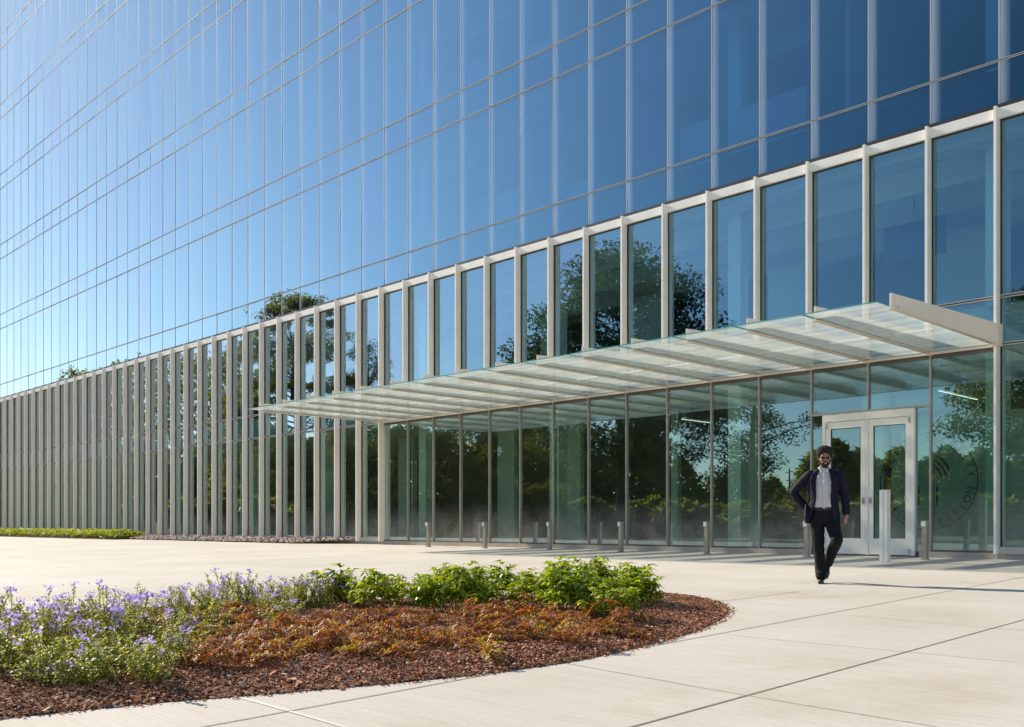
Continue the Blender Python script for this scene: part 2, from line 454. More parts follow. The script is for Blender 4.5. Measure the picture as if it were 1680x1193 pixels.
def curtain_wall():
    items = {'window': [], 'spandrel_panel': []}
    for n in range(NF):
        zb = Z1 + FLOOR * n
        for k in range(KMIN, KMAX):
            items['spandrel_panel'].append((seen_area(bay(k+1), bay(k), zb, zb + SP), k, zb, zb + SP))
            items['window'].append((seen_area(bay(k+1), bay(k), zb + SP, zb + FLOOR), k, zb + SP, zb + FLOOR))
    for name, lst in items.items():
        lst.sort(key=lambda t: -t[0])
        for a, k, z0, z1 in lst[:99]:
            m = MB(); pane(m, k, z0, z1); bpart(m, name, M['glass_up'])
        m = MB()
        for a, k, z0, z1 in lst[99:]: pane(m, k, z0, z1)
        bpart(m, name, M['glass_up'], kind='stuff')
    # backing of the spandrels: shadow boxes
    m = MB()
    for n in range(NF):
        zb = Z1 + FLOOR * n
        m.box(bay(KMAX), bay(KMIN), .33, .36, zb + .02, zb + SP - .02)
    bpart(m, 'shadow_box', M['spandrel_back'])
    # mullions: a slim cap outside and a deep pale fin behind the glass
    for k in range(KMIN, KMAX + 1):
        m = MB(); x = bay(k)
        m.box(x - .015, x + .015, -.012, -.004, Z1 + .05, ZTOP)
        m.box(x - .03, x + .03, .004, .26, Z1 + .05, ZTOP, 1)
        bpart(m, 'mullion', [M['alu_light'], M['int_white']])
    # transoms, a pair of fine ribs with a dark groove
    for n in range(NF + 1):
        for z in ([Z1 + FLOOR * n] if n else []) + ([Z1 + FLOOR * n + SP] if n < NF else []):
            m = MB(); xa, xb = bay(KMAX), bay(KMIN)
            m.box(xa, xb, -.012, -.0035, z + .010, z + .024)
            m.box(xa, xb, -.012, -.0035, z - .024, z - .010)
            m.box(xa, xb, -.008, -.0040, z - .0101, z + .0101, 1)
            m.box(xa, xb, .004, .20, z - .03, z + .03, 1)
            bpart(m, 'transom', [M['alu_light'], M['gasket']])
curtain_wall()

def ground_storeys():
    xa, xb = bay(KMAX), bay(KMIN)
    # dark shadow gap and pale head beam under the curtain wall
    m = MB(); m.box(xa, xb, -.10, .3, Z1 - .03, Z1 + .045); bpart(m, 'shadow_gap', M['gasket'])
    # fins
    full = lambda k: k <= 0 or k >= 15
    for k in range(KMIN, KMAX + 1):
        x = bay(k); m = MB()
        z0 = -.02 if full(k) else 4.52
        m.box(x - .027, x + .027, -.24, .003, z0, Z1 - .03)
        m.box(x - .030, x + .030, .012, .14, z0, Z1 - .03)
        bpart(m, 'fin', M['alu'])
    for k in range(KMIN, KMAX):
        l, r = bay(k + 1) + .027, bay(k) - .027
        m = MB()
        m.box(l, r, -.10, -.004, Z1 - .24, Z1 - .032)
        bpart(m, 'head_panel', M['alu'])
        full_bay = k >= 15 or k <= -1
        g = MB(); pane(g, k, 5.1 if (full_bay or k == 0) else 4.2, Z1 - .2, .02); o = bpart(g, 'upper_lobby_window', M['glass_mid'])
        f = MB()
        f.box(l, l + .022, -.03, -.005, 4.2, Z1 - .24, 0); f.box(r - .022, r, -.03, -.005, 4.2, Z1 - .24, 0)
        f.box(l + .022, r - .022, -.03, -.005, Z1 - .262, Z1 - .24, 0)
        bpart(f, 'gasket', M['gasket'], o)
        if full_bay or k == 0:
            g = MB(); pane(g, k, 4.15, 5.1, .02); bpart(g, 'floor_band_panel', M['glass_mid'])
            for z, nm in ((5.1, 'upper_lobby_transom'), (4.15, 'lobby_transom')) if full_bay else ((5.1, 'upper_lobby_transom'),):
                t = MB()
                t.box(l, r, -.05, -.004, z + .012, z + .035); t.box(l, r, -.05, -.004, z - .035, z - .012)
                t.box(l, r, -.03, -.0045, z - .0121, z + .0121, 1)
                bpart(t, nm, [M['alu_light'], M['gasket']])
        if full_bay:
            g = MB(); pane(g, k, .08, 4.15, .02); o = bpart(g, 'lobby_window', M['glass_low'])
            f = MB()
            f.box(l, l + .022, -.03, -.005, .12, 4.11, 0); f.box(r - .022, r, -.03, -.005, .12, 4.11, 0)
            bpart(f, 'gasket', M['gasket'], o)
            t = MB(); t.box(l, r, -.11, -.004, -.02, .12); bpart(t, 'sill', M['alu_light'])
    # lobby glazing below the canopy: frameless sheets with slim bronze mullions
    for k in range(0, 15):
        if k in (1, 2):
            g = MB(); pane(g, k, 3.06, 4.15, .02); bpart(g, 'door_fanlight', M['glass_low'])
        else:
            g = MB(); pane(g, k, .0, 4.15, .02); bpart(g, 'lobby_window', M['glass_low'])
        if k >= 1:
            m = MB(); x = bay(k)
            zb = 3.10 if k == 2 else .0
            m.box(x - .020, x + .020, -.045, -.003, zb, 4.1)
            m.box(x - .024, x + .024, .003, .11, zb, 4.1, 1)
            bpart(m, 'lobby_mullion', [M['steel'], M['alu_dark']])
    def one(name, mat, *b):
        m = MB(); m.box(*b); return bpart(m, name, mat)
    one('lobby_head_rail', M['alu_dark'], bay(15) + .03, bay(0) - .03, -.03, .1, 4.03, 4.15)
    one('lobby_base_rail', M['alu_dark'], bay(15) + .03, bay(3), -.03, .09, -.002, .035)
    one('lobby_base_rail', M['alu_dark'], bay(1), bay(0) - .03, -.03, .09, -.002, .035)
    one('door_head_rail', M['steel'], bay(3) + .02, bay(1) - .02, -.046, .09, 3.035, 3.085)
    # concrete plinth
    for b in ((bay(15), bay(3) + .01, -.075, .4, -.9, -.004), (bay(1) - .22, bay(0), -.075, .4, -.9, -.004),
              (xa, bay(15) - .003, -.06, .4, -.9, -.022), (bay(0) + .003, xb, -.06, .4, -.9, -.022),
              (bay(3) + .012, bay(1) - .222, -.03, .4, -.9, -.11)):
        one('plinth', M['plinth'], *b)
    # body: roof, flank and rear walls
    one('roof', M['int_grey'], xa, xb, .0, 30, ZTOP, ZTOP + .6)
    one('flank_wall', M['int_grey'], xa - .3, xa, .0, 30, -.9, ZTOP); one('flank_wall', M['int_grey'], xb, xb + .3, .0, 30, -.9, ZTOP)
    one('rear_wall', M['int_grey'], xa, xb, 29.7, 30, -.9, ZTOP)
ground_storeys()

def door():
    zt = 3.03; zb = -.10
    xl, xr = bay(2.774), bay(1.229); xm = (xl + xr) / 2
    y0, y1 = -.09, .05
    m = MB()
    m.box(xl, xl + .075, y0, y1, zb, zt); m.box(xr - .075, xr, y0, y1, zb, zt)
    m.box(xl + .075, xr - .075, y0, y1, zt - .16, zt)
    m.box(xm - .022, xm + .022, y0 + .01, y1, zb, zt - .16)
    fr = bpart(m, 'door_frame', M['door_white'])
    for s, (a, b) in enumerate(((xl + .083, xm - .03), (xm + .03, xr - .083))):
        m = MB(); y2, y3 = -.075, -.02; t = zt - .168
        m.box(a, a + .115, y2, y3, zb + .012, t); m.box(b - .115, b, y2, y3, zb + .012, t)
        m.box(a + .115, b - .115, y2, y3, t - .15, t); m.box(a + .115, b - .115, y2, y3, zb + .012, zb + .36)
        leaf = bpart(m, 'door_leaf', M['door_white'])
        g = MB(); g.face([(a + .115, -.048, zb + .36), (b - .115, -.048, zb + .36), (b - .115, -.048, t - .15), (a + .115, -.048, t - .15)])
        bpart(g, 'door_pane', M['glass_low'], leaf)
        g = MB()
        for q in ((a + .115, a + .127), (b - .127, b - .115)): g.box(q[0], q[1], -.072, -.05, zb + .36, t - .15)
        g.box(a + .127, b - .127, -.072, -.05, t - .162, t - .15)
        bpart(g, 'gasket', M['gasket'], leaf)
        g = MB(); g.box(a + .127, b - .127, .0, .035, 1.02, 1.06); bpart(g, 'push_bar', M['steel'], leaf)
        hx = b - .05 if s == 0 else a + .05
        g = MB(); g.box(hx - .02, hx + .02, -.10, -.076, 1.02, 1.16); g.tube([(hx, -.10, 1.09), (hx, -.135, 1.09)], [.016, .016], 10)
        bpart(g, 'lock', M['steel'], leaf)
        ex = a + .03 if s == 0 else b - .03
        for z in (zb + .10, t - .08):
            hg = MB(); hg.box(ex - .018, ex + .018, -.105, -.076, z - .05, z + .05); bpart(hg, 'pivot_hinge', M['alu_light'], leaf)
    m = MB(); m.box(xr - .22, xr - .19, -.078, -.0755, 1.06, 1.17); m.box(xr - .215, xr - .195, -.0805, -.0781, 1.10, 1.14)
    bpart(m, 'lock_plate', M['steel'], fr)
    # narrow side lights between frame and mullions
    for a, b in ((bay(3) + .025, xl - .004), (xr + .004, bay(1) - .025)):
        m = MB(); m.face([(a, -.002, -.0), (b, -.002, 0), (b, -.002, 3.03), (a, -.002, 3.03)]); bpart(m, 'side_light', M['glass_low'])
        m = MB(); m.box(a, b, -.03, .05, -.118, -.003); bpart(m, 'sill', M['alu_dark'])
door()

def text_mesh(ch, size):
    cu = bpy.data.curves.new('glyph', 'FONT'); cu.body = ch; cu.size = size
    cu.align_x = 'CENTER'; cu.align_y = 'BOTTOM_BASELINE'; cu.extrude = .003; cu.offset = .001; cu.resolution_u = 3
    o = bpy.data.objects.new('glyph', cu); col.objects.link(o)
    bpy.context.view_layer.update()
    me = bpy.data.meshes.new_from_object(o.evaluated_get(bpy.context.evaluated_depsgraph_get()))
    vs = [v.co.copy() for v in me.vertices]; fs = [tuple(p.vertices) for p in me.polygons]
    bpy.data.objects.remove(o); bpy.data.curves.remove(cu); bpy.data.meshes.remove(me)
    return vs, fs

def seal():
    # inner vestibule glass carrying the dark ring of lettering
    cx, cz, y, rad = -8.88, 1.50, .62, 1.06
    m = MB(); m.box(bay(1.9) - .6, bay(0) - .1, y, y + .012, .0, 4.0)
    vg = bpart(m, 'vestibule_glass', M['glass_clear'])
    m = MB(); ys = y - .008
    def ring(r0, r1, n=96, a0=0, a1=2 * math.pi):
        for i in range(n):
            t0 = a0 + (a1 - a0) * i / n; t1 = a0 + (a1 - a0) * (i + 1) / n
            m.face([(cx + r * math.cos(t), ys, cz + r * math.sin(t)) for r, t in ((r0, t0), (r1, t0), (r1, t1), (r0, t1))])
    ring(rad - .026, rad)
    def arc_text(txt, r, a_mid, size, step, top):
        n = len(txt)
        for i, ch in enumerate(txt):
            if ch == ' ': continue
            off = (i - (n - 1) / 2) * step
            t = a_mid - off if top else a_mid + off
            rot = t - math.pi / 2 if top else t + math.pi / 2
            vs, fs = text_mesh(ch, size)
            i0 = len(m.v)
            for v in vs:
                x = v.x * math.cos(rot) - v.y * math.sin(rot); z = v.x * math.sin(rot) + v.y * math.cos(rot)
                m.v.append((cx + r * math.cos(t) + x, ys + v.z, cz + r * math.sin(t) + z))
            for f in fs: m.f.append(tuple(i0 + k for k in f)); m.m.append(0); m.sm.append(False)
    arc_text('SOCIAL SECURITY', .86, math.pi / 2, .225, .205, True)
    arc_text('ADMINISTRATION', 1.0, -math.pi / 2, .225, .205, False)
    # curved feather bars and the short uprights in the middle
    for j in range(3):
        r0 = .50 + j * .10
        a0, a1 = R(8), R(62)
        n = 12
        for i in range(n):
            t0 = a0 + (a1 - a0) * i / n; t1 = a0 + (a1 - a0) * (i + 1) / n
            w0 = .028 * math.sin(math.pi * (i + .2) / (n + .4)); w1 = .028 * math.sin(math.pi * (i + 1.2) / (n + .4))
            o = (cx - .18, cz - .05)
            m.face([(o[0] + r * math.cos(t), ys, o[1] + r * math.sin(t)) for r, t in ((r0 - w0, t0), (r0 + w0, t0), (r0 + w1, t1), (r0 - w1, t1))])
    for x in (-.22, .18): m.box(cx + x, cx + x + .05, ys, ys + .004, cz - .52, cz - .12)
    bpart(m, 'seal', M['vinyl'], vg)
seal()

def interiors():
    xa, xb = bay(KMAX) + .05, bay(KMIN) - .05
    r2 = random.Random(21)
    # slabs with ceilings
    for n in range(NF):
        zb = Z1 + FLOOR * n
        m = MB(); m.box(xa, xb, .40, 29.6, zb + .08, zb + SP - .10); bpart(m, 'floor_slab', M['int_ceiling'])
    m = MB(); m.box(xa, xb, .40, 29.6, 4.18, 5.04); bpart(m, 'floor_slab', M['int_ceiling'])
    m = MB(); m.box(xa, xb, .40, 29.6, -.6, -.10); bpart(m, 'lobby_floor', M['int_floor'])
    def one(name, mat, *b):
        m = MB(); m.box(*b); return bpart(m, name, mat)
    # core walls
    one('core_wall', M['int_dark'], xa, xb, 12.0, 12.2, -.09, 4.17); one('core_wall', M['int_dark'], xa, xb, 9.5, 9.7, 5.05, Z1 + .07)
    for n in range(NF): one('core_wall', M['int_grey'], xa, xb, 11, 11.2, Z1 + FLOOR * n + SP - .09, Z1 + FLOOR * (n + 1) + .07)
    # columns, one piece through all storeys
    kk = .35
    while kk < KMAX - 1:
        x = bay(kk); one('column', M['int_white'], x - .19, x + .19, 1.1, 1.48, -.09, ZTOP - .1)
        kk += 4.7
    # lobby: cross walls, counters; upper lobby: stepped ceiling with coves
    for k, w in ((3.3, .5), (6.1, .8), (8.2, .4), (11.2, .7), (13.6, .9), (18, 1), (22, 1), (27, 1.2)):
        x = bay(k); one('partition', M['int_white'], x - w, x, 4.5, 4.7, -.09, 4.17)
    one('seal_backdrop', M['int_ceiling'], bay(2.7), bay(.1), 3.2, 3.3, -.09, 3.2)  # added pale wall, brightens the view behind the seal so its lettering shows
    for k, w in ((4.0, 1.8), (7.0, 2.6), (10.4, 2.0), (15, 3)):
        x = bay(k); one('reception_counter', M['int_grey'], x - w, x, 6.2, 6.9, -.09, 1.05)
    for y0, y1, z in ((.45, 1.0, Z1 - .36), (2.2, 2.5, Z1 - .55), (4.2, 4.5, Z1 - .55), (6.2, 6.5, Z1 - .55)):
        one('ceiling_bulkhead', M['int_white'], xa, xb, y0, y1, z, Z1 + .07)
    for k, w in ((1.6, 1.4), (5.4, 1.2), (9.0, 2.0), (12.6, 1.0), (17, 2)):
        x = bay(k); one('partition', M['int_white'], x - w, x, 5.5, 5.7, 5.05, Z1 - .6)
    # offices: low cabinets, partitions and soffits, irregular
    for n in range(4):
        zf = Z1 + FLOOR * n + SP - .09; zc = Z1 + FLOOR * (n + 1) + .07
        k = -3 + r2.random() * 2
        while k < 18:
            w = r2.choice((.9, 1.4, 1.9)); x = bay(k)
            if r2.random() < .55: one('cabinet', M['int_ceiling'], x - w, x, .55, 1.05, zf, zf + r2.choice((.75, 1.1, 1.25)))
            k += r2.choice((2.0, 3.0, 4.0))
        k = -3 + r2.random() * 3
        while k < 18:
            x = bay(round(k)); one('office_partition', M['int_ceiling'], x - .06, x + .06, 1.7, 10.9, zf, zc - r2.choice((0.02, .9, .02)))
            k += r2.choice((3, 4, 5))
        k = -3
        while k < 18:
            x = bay(k); w = r2.choice((1.3, 2.6))
            if r2.random() < .5: one('soffit', M['int_white'], x - w, x, 2.0 + r2.random(), 4.0 + r2.random() * 3, zc - .55, zc - .01)
            k += r2.choice((2, 3, 4))
    # lit linear lamps in the lobby ceiling
    for i in range(7):
        if i not in (0, 3): continue
        x = -10.8 - i * 3.0
        m = MB(); m.box(x - .009, x + .009, 5.9, 8.6, 4.145, 4.16); bpart(m, 'ceiling_lamp', M['lamp'])
interiors()

scr = empty('hanging_screen', (-10.2, 3.0, Z1 - .5))
tag(scr, 'dark flat screen hung from the ceiling behind the upper lobby glass', 'screen')
m = MB(); m.box(-.75, .75, -.03, .03, -1.35, -.45); m.build('display', M['screen'], scr)
m = MB(); m.tube([(0, 0, -.45), (0, 0, .1)], [.025, .025], 8); m.build('ceiling_pole', M['steel'], scr)

# ------------------------------------------------------------------ canopy
def canopy():
    root = empty('entrance_canopy', (bay(0), 0, 0))
    tag(root, 'long glass canopy on tapered champagne beams over the entrance', 'canopy')
    zb = 4.13; P = 4.85
    for k in range(16):
        x = -MOD * k
        m = MB(); t = .03 if 0 < k < 15 else .035
        zt0, zt1 = zb + .43, zb + .25
        for (q0, q1) in (((-.10, zb + .016, zt0), (-P, zb + .016, zt1)),):
            i = len(m.v)
            for sx in (-t / 2, t / 2):
                m.v += [(x + sx, q0[0], q0[1]), (x + sx, q1[0], q1[1]), (x + sx, q1[0], q1[2]), (x + sx, q0[0], q0[2])]
            for f in ((0, 1, 2, 3), (7, 6, 5, 4), (0, 4, 5, 1), (1, 5, 6, 2), (2, 6, 7, 3), (3, 7, 4, 0)):
                m.f.append(tuple(i + a for a in f)); m.m.append(0); m.sm.append(False)
        m.box(x - .055, x + .055, -P + .05, -.10, zb - .002, zb + .014)          # bottom flange
        b = m.build('beam', M['beam'], root)
        c = MB(); c.box(x - .07, x + .07, -.26 if k in (0, 15) else -.10, -.02, zb - .03, zt0 - .02)
        c.build('wall_bracket', M['beam'], b)
    m = MB(); m.box(-MOD * 15, 0, -.09, -.05, 4.105, 4.155); m.build('wall_channel', M['beam'], root)
    for k in range(15):
        a, b = -MOD * (k + 1) + .025, -MOD * k - .025
        y0, y1, z0, z1 = -5.28, -.11, zb + .030, zb + .052
        m = MB()
        m.face([(a, y0, z0), (b, y0, z0), (b, y1, z0), (a, y1, z0)], 0)
        for q in (((a, y0), (b, y0)), ((b, y0), (b, y1)), ((b, y1), (a, y1)), ((a, y1), (a, y0))):
            m.face([(q[0][0], q[0][1], z0), (q[1][0], q[1][1], z0), (q[1][0], q[1][1], z1), (q[0][0], q[0][1], z1)], 1)
        m.build('glass_panel', [M['canopy_glass'], M['glass_edge']], root)
        m = MB(); m.box(a + .30, b - .30, -2.39, -2.365, zb + .055, zb + .065); m.build('light_strip', M['lamp_canopy'], root)
        for yy in (-4.6, -.6):
            m = MB(); m.box(b + .005, b + .045, yy - .04, yy + .04, zb + .0525, zb + .066); m.build('glass_clip', M['steel'], root)
canopy()

# ------------------------------------------------------------------ street furniture
ORD = ['first', 'second', 'third', 'fourth', 'fifth', 'sixth', 'seventh', 'eighth', 'ninth', 'tenth', 'eleventh', 'twelfth',
       'thirteenth', 'fourteenth', 'fifteenth', 'sixteenth', 'seventeenth', 'eighteenth', 'nineteenth', 'twentieth']
def ordinal(i):
    if i < 20: return ORD[i]
    tens = {2: 'twenty', 3: 'thirty', 4: 'forty', 5: 'fifty', 6: 'sixty', 7: 'seventy'}
    n = i + 1; t, u = divmod(n, 10)
    if u == 0: return {2: 'twentieth', 3: 'thirtieth', 4: 'fortieth', 5: 'fiftieth', 6: 'sixtieth', 7: 'seventieth'}[t]
    return tens[t] + '-' + ORD[u - 1]

def bollards():
    root = empty('bollard')
    m = MB(); m.box(-.048, .048, -.048, .048, .012, .70); m.build('post', M['steel'], root)
    m = MB(); m.box(-.075, .075, -.075, .075, 0, .012); m.build('base_plate', M['steel'], root)
    m = MB()
    m.box(-.054, .054, -.085, .050, .64, .775)
    m.build('light_head', M['steel'], root)
    m = MB(); m.box(-.042, .042, -.088, -.0855, .66, .755); m.build('lens', M['post_white'], root)
    pxs = [703, 796, 902, 1019, 1160, 1324, 1518]
    what = ['leftmost of the row', 'second from the left', 'third from the left, below the canopy', 'fourth from the left, below the canopy',
            'fifth from the left, midway to the door', 'half hidden behind the walking man', 'just right of the glass doors']
    for i, px in enumerate(pxs):
        a = (px - 840) / FPX; ry = 19.45; Y = ry / (.7183 * a + .6957); X = a * Y
        x = .6958 * X - .7183 * Y; y = -1.05
        o = root if i == 0 else copy_tree(root)
        o.location = (x, y, GZ(y)); o.rotation_euler = (0, 0, 0)
        tag(o, 'short grey steel bollard with angled head, ' + what[i], 'bollard', 'short bollards in front of the lobby glass')
bollards()

p = G(1452, 922)
post = empty('push_button_post', (p.x, p.y, GZ(p.y)))
tag(post, 'tall square white post standing on the paving in front of the doors', 'post')
m = MB(); m.box(-.075, .075, -.075, .075, 0, 1.36); pb = m.build('column', M['post_white'], post)
m = MB(); m.box(-.08, .08, -.08, .08, 1.36, 1.372); m.build('cap', M['post_white'], post)
m = MB(); m.box(-.006, .006, -.0775, -.0752, .02, 1.34); m.build('seam', M['alu_light'], post)

# ------------------------------------------------------------------ planting bed
BED_PX_FRONT = [(1195, 1000), (1192, 1008), (1178, 1019), (1150, 1033), (1105, 1048), (1060, 1059), (1000, 1074), (930, 1088), (850, 1099), (760, 1110),
                (650, 1121), (550, 1130), (420, 1141), (300, 1150), (150, 1164), (0, 1180), (-200, 1200)]
BED_PX_BACK = [(-420, 1035), (-200, 1022), (0, 1012), (180, 1004), (360, 997), (560, 990), (760, 983), (900, 979), (1020, 976), (1090, 976), (1140, 980), (1176, 988), (1190, 994)]
bed_poly = [ground_at(*p) for p in BED_PX_FRONT + BED_PX_BACK]
def inside(x, y, poly=bed_poly):
    c = False; n = len(poly); j = n - 1
    for i in range(n):
        a, b = poly[i], poly[j]
        if (a.y > y) != (b.y > y) and x < (b.x - a.x) * (y - a.y) / (b.y - a.y) + a.x: c = not c
        j = i
    return c
def edge_dist(x, y, poly=bed_poly):
    best = 9e9; n = len(poly); p = Vector((x, y, 0))
    for i in range(n):
        a, b = poly[i], poly[(i + 1) % n]
        d = b - a; t = max(0, min(1, (p - a).dot(d) / max(d.length_squared, 1e-9)))
        best = min(best, (a + d * t - p).length)
    return best
def bed_z(x, y):
    e = edge_dist(x, y)
    h = .006 + .085 * (1 - math.exp(-e / .55))
    h += .022 * min(1, e / .25) * noise.noise(Vector((x * 2.3, y * 2.3, 0))) + .010 * min(1, e / .15) * noise.noise(Vector((x * 9, y * 9, 3)))
    return GZ(y) + h

def build_bed():
    bm = bmesh.new()
    vs = [bm.verts.new((p.x, p.y, 0)) for p in bed_poly]
    # extra points along the rim
    f = bm.faces.new(vs)
    bmesh.ops.subdivide_edges(bm, edges=bm.edges[:], cuts=3)
    bmesh.ops.triangulate(bm, faces=bm.faces[:])
    bm.free()
    xs = [p.x for p in bed_poly]; ys = [p.y for p in bed_poly]
    st = .09
    b = MB(); idx = {}
    nx = int((max(xs) - min(xs)) / st) + 2; ny = int((max(ys) - min(ys)) / st) + 2
    def snap(x, y):
        # rim points slide on to the outline
        if inside(x, y): return x, y
        best = None; n = len(bed_poly); p = Vector((x, y, 0))
        for i in range(n):
            a, c = bed_poly[i], bed_poly[(i + 1) % n]
            d = c - a; t = max(0, min(1, (p - a).dot(d) / max(d.length_squared, 1e-9)))
            q = a + d * t
            if best is None or (q - p).length < best[0]: best = ((q - p).length, q)
        return best[1].x, best[1].y
    def vid(i, j):
        if (i, j) not in idx:
            x, y = snap(min(xs) + i * st, min(ys) + j * st)
            idx[(i, j)] = len(b.v); b.v.append((x, y, bed_z(x, y)))
        return idx[(i, j)]
    for i in range(nx):
        for j in range(ny):
            cs = [(min(xs) + (i + a) * st, min(ys) + (j + c) * st) for a, c in ((0, 0), (1, 0), (1, 1), (0, 1))]
            if any(inside(*c) for c in cs):
                b.f.append((vid(i, j), vid(i+1, j), vid(i+1, j+1), vid(i, j+1))); b.m.append(0); b.sm.append(True)
    o = b.build('mulch_bed', M['mulch']); tag(o, kind='structure')
    # bark chips
    r = random.Random(5); c = MB(); n = 0
    x0, x1, y0, y1 = min(xs), max(xs), min(ys), max(ys)
    while n < 90000:
        x, y = r.uniform(max(x0, -12.5), x1), r.uniform(y0, y1)
        out = not inside(x, y)
        if out and (edge_dist(x, y) > .10 * r.random() ** 3): continue
        dist = math.hypot(x, y + 20.5)
        if r.random() > min(1, 6.5 / dist): continue
        z = bed_z(x, y) if not out else GZ(y)
        L = r.uniform(.004, .013) * (1 + 1.2 * (r.random() < .04)); w_ = L * r.uniform(.25, .6); h = r.uniform(.0015, .004)
        t = r.random() * 6.283; tl = r.uniform(-.5, .5); tw = r.uniform(-.5, .5)
        ax = Vector((math.cos(t), math.sin(t), math.tan(tl))).normalized()
        ay = Vector((-math.sin(t), math.cos(t), math.tan(tw))).normalized()
        p = Vector((x, y, z + .003 + abs(math.sin(tl)) * L * .5 + r.random() * .006))
        up = ax.cross(ay).normalized() * h
        q = [p - ax * L - ay * w_ * .6, p + ax * L * .9 - ay * w_, p + ax * L + ay * w_ * .5, p - ax * L * .8 + ay * w_]
        i = len(c.v)
        c.v += [tuple(k + up) for k in q] + [tuple(k - up) for k in q]
        for f in ((0, 1, 2, 3), (0, 4, 5, 1), (1, 5, 6, 2), (2, 6, 7, 3), (3, 7, 4, 0)):
            c.f.append(tuple(i + a for a in f)); c.m.append(0); c.sm.append(False)
        n += 1
    tag(c.build('bark_mulch', M['chips']), 'brown bark chips strewn over the planting bed', 'mulch', kind='stuff')
build_bed()

def leaf(b, base, d, up, L, w_, m=0, bend=.35, fold=.25):
    """a pointed leaf of four faces, folded on the midrib and bent down at the tip"""
    d = d.normalized(); s = d.cross(up)
    if s.length < 1e-4: s = Vector((1, 0, 0))
    s.normalize(); u = s.cross(d).normalized()
    m1 = base + d * L * .45 + u * L * bend * .18
    tip = base + d * L - u * L * bend * .35
    a1 = m1 + s * w_ + u * w_ * fold; a2 = m1 - s * w_ + u * w_ * fold
    i = len(b.v)
    b.v += [tuple(base), tuple(a1), tuple(tip), tuple(a2), tuple(m1)]
    for f in ((0, 1, 4), (1, 2, 4), (4, 2, 3), (0, 4, 3)):
        b.f.append(tuple(i + k for k in f)); b.m.append(m); b.sm.append(False)

def rdir(r, el0, el1):
    t = r.random() * 6.283; e = r.uniform(el0, el1)
    return Vector((math.cos(t) * math.cos(e), math.sin(t) * math.cos(e), math.sin(e)))

def make_phlox(seed, nst, H, bloom):
    r = random.Random(seed)
    root = empty('phlox_plant')
    st, lf, heads = MB(), MB(), []
    for i in range(nst):
        d = rdir(r, R(48), R(86)); L = H * r.uniform(.6, 1.12)
        base = Vector((r.uniform(-.09, .09), r.uniform(-.09, .09), -.02))
        lean = Vector((d.x, d.y, 0)) * .25
        pts = [base + d * L * t + lean * L * t * t * .5 + Vector((0, 0, -L * .06 * t * t)) for t in (0, .3, .6, .85, 1)]
        st.tube(pts, [.0035, .003, .0026, .002, .0015], 4, cap=False)
        nl = int(L / .015)
        for j in range(nl):
            t = .12 + .8 * j / nl; k = min(3, int(t * 4)); p = pts[0].lerp(pts[-1], t) if False else None
            seg = t * (len(pts) - 1); a = int(seg); p = pts[a].lerp(pts[min(a + 1, 4)], seg - a)
            for q in range(2):
                ld = rdir(r, R(-15), R(45))
                off = Vector((r.gauss(0, .022), r.gauss(0, .022), r.gauss(0, .012))) * (1.1 - t)
                leaf(lf, p + off, ld, Vector((0, 0, 1)), r.uniform(.030, .058) * (1.15 - .45 * t), r.uniform(.006, .011), 0, r.uniform(0, .9))
        if r.random() < bloom:
            tip = pts[-1]; nf = r.randint(10, 20); fl = MB(); heads.append(fl)
            for j in range(nf):
                c = tip + Vector((r.gauss(0, .022), r.gauss(0, .022), r.gauss(.008, .014)))
                nrm = (Vector((r.gauss(0, 1.1), r.gauss(0, 1.1), .8))).normalized()
                u = nrm.orthogonal().normalized(); v = nrm.cross(u); a0 = r.random() * 6.28; R_ = r.uniform(.009, .0145)
                i0 = len(fl.v); fl.v.append(tuple(c))
                for q in range(10):
                    t = a0 + q * math.pi / 5; rr = R_ if q % 2 == 0 else R_ * .62
                    fl.v.append(tuple(c + (u * math.cos(t) + v * math.sin(t)) * rr + nrm * (.003 if q % 2 == 0 else 0)))
                for q in range(10):
                    fl.f.append((i0, i0 + 1 + q, i0 + 1 + (q + 1) % 10)); fl.m.append(0); fl.sm.append(False)
    st.build('stem', M['stem'], root); lf.build('foliage', M['phlox_leaf'], root)
    for fl in heads: fl.build('flower_cluster', M['petal'], root)
    return root

def make_peony(seed, nst, H):
    r = random.Random(seed)
    root = empty('leafy_perennial')
    st, lf = MB(), MB()
    for i in range(nst):
        d = rdir(r, R(52), R(88)); L = H * r.uniform(.45, 1.0)
        base = Vector((r.uniform(-.08, .08), r.uniform(-.08, .08), -.02))
        pts = [base + d * L * t + Vector((d.x, d.y, 0)) * L * .2 * t * t for t in (0, .35, .7, 1)]
        st.tube(pts, [.0045, .004, .003, .002], 4, cap=False)
        for t in (.40, .55, .68, .80, .92, 1.0):
            seg = t * 3; a = min(2, int(seg)); p = pts[a].lerp(pts[a + 1], seg - a)
            if t < 1 and r.random() < .12: continue
            out = rdir(r, R(5), R(50)); pet = p + out * r.uniform(.035, .075) * (1.2 - .4 * t)
            st.tube([p, pet], [.002, .0014], 3, cap=False)
            nlf = r.randint(4, 6)
            az = math.atan2(out.y, out.x)
            for j in range(nlf):
                aa = az + (j - (nlf - 1) / 2) * R(46) + r.uniform(-.15, .15)
                ld = Vector((math.cos(aa), math.sin(aa), r.uniform(-.25, .55)))
                leaf(lf, pet, ld, Vector((r.uniform(-.2, .2), r.uniform(-.2, .2), 1)), r.uniform(.075, .140), r.uniform(.019, .030), 0, r.uniform(.2, 1.0), .35)
    st.build('stem', M['stem'], root); lf.build('foliage', M['peony_leaf'], root)
    return root

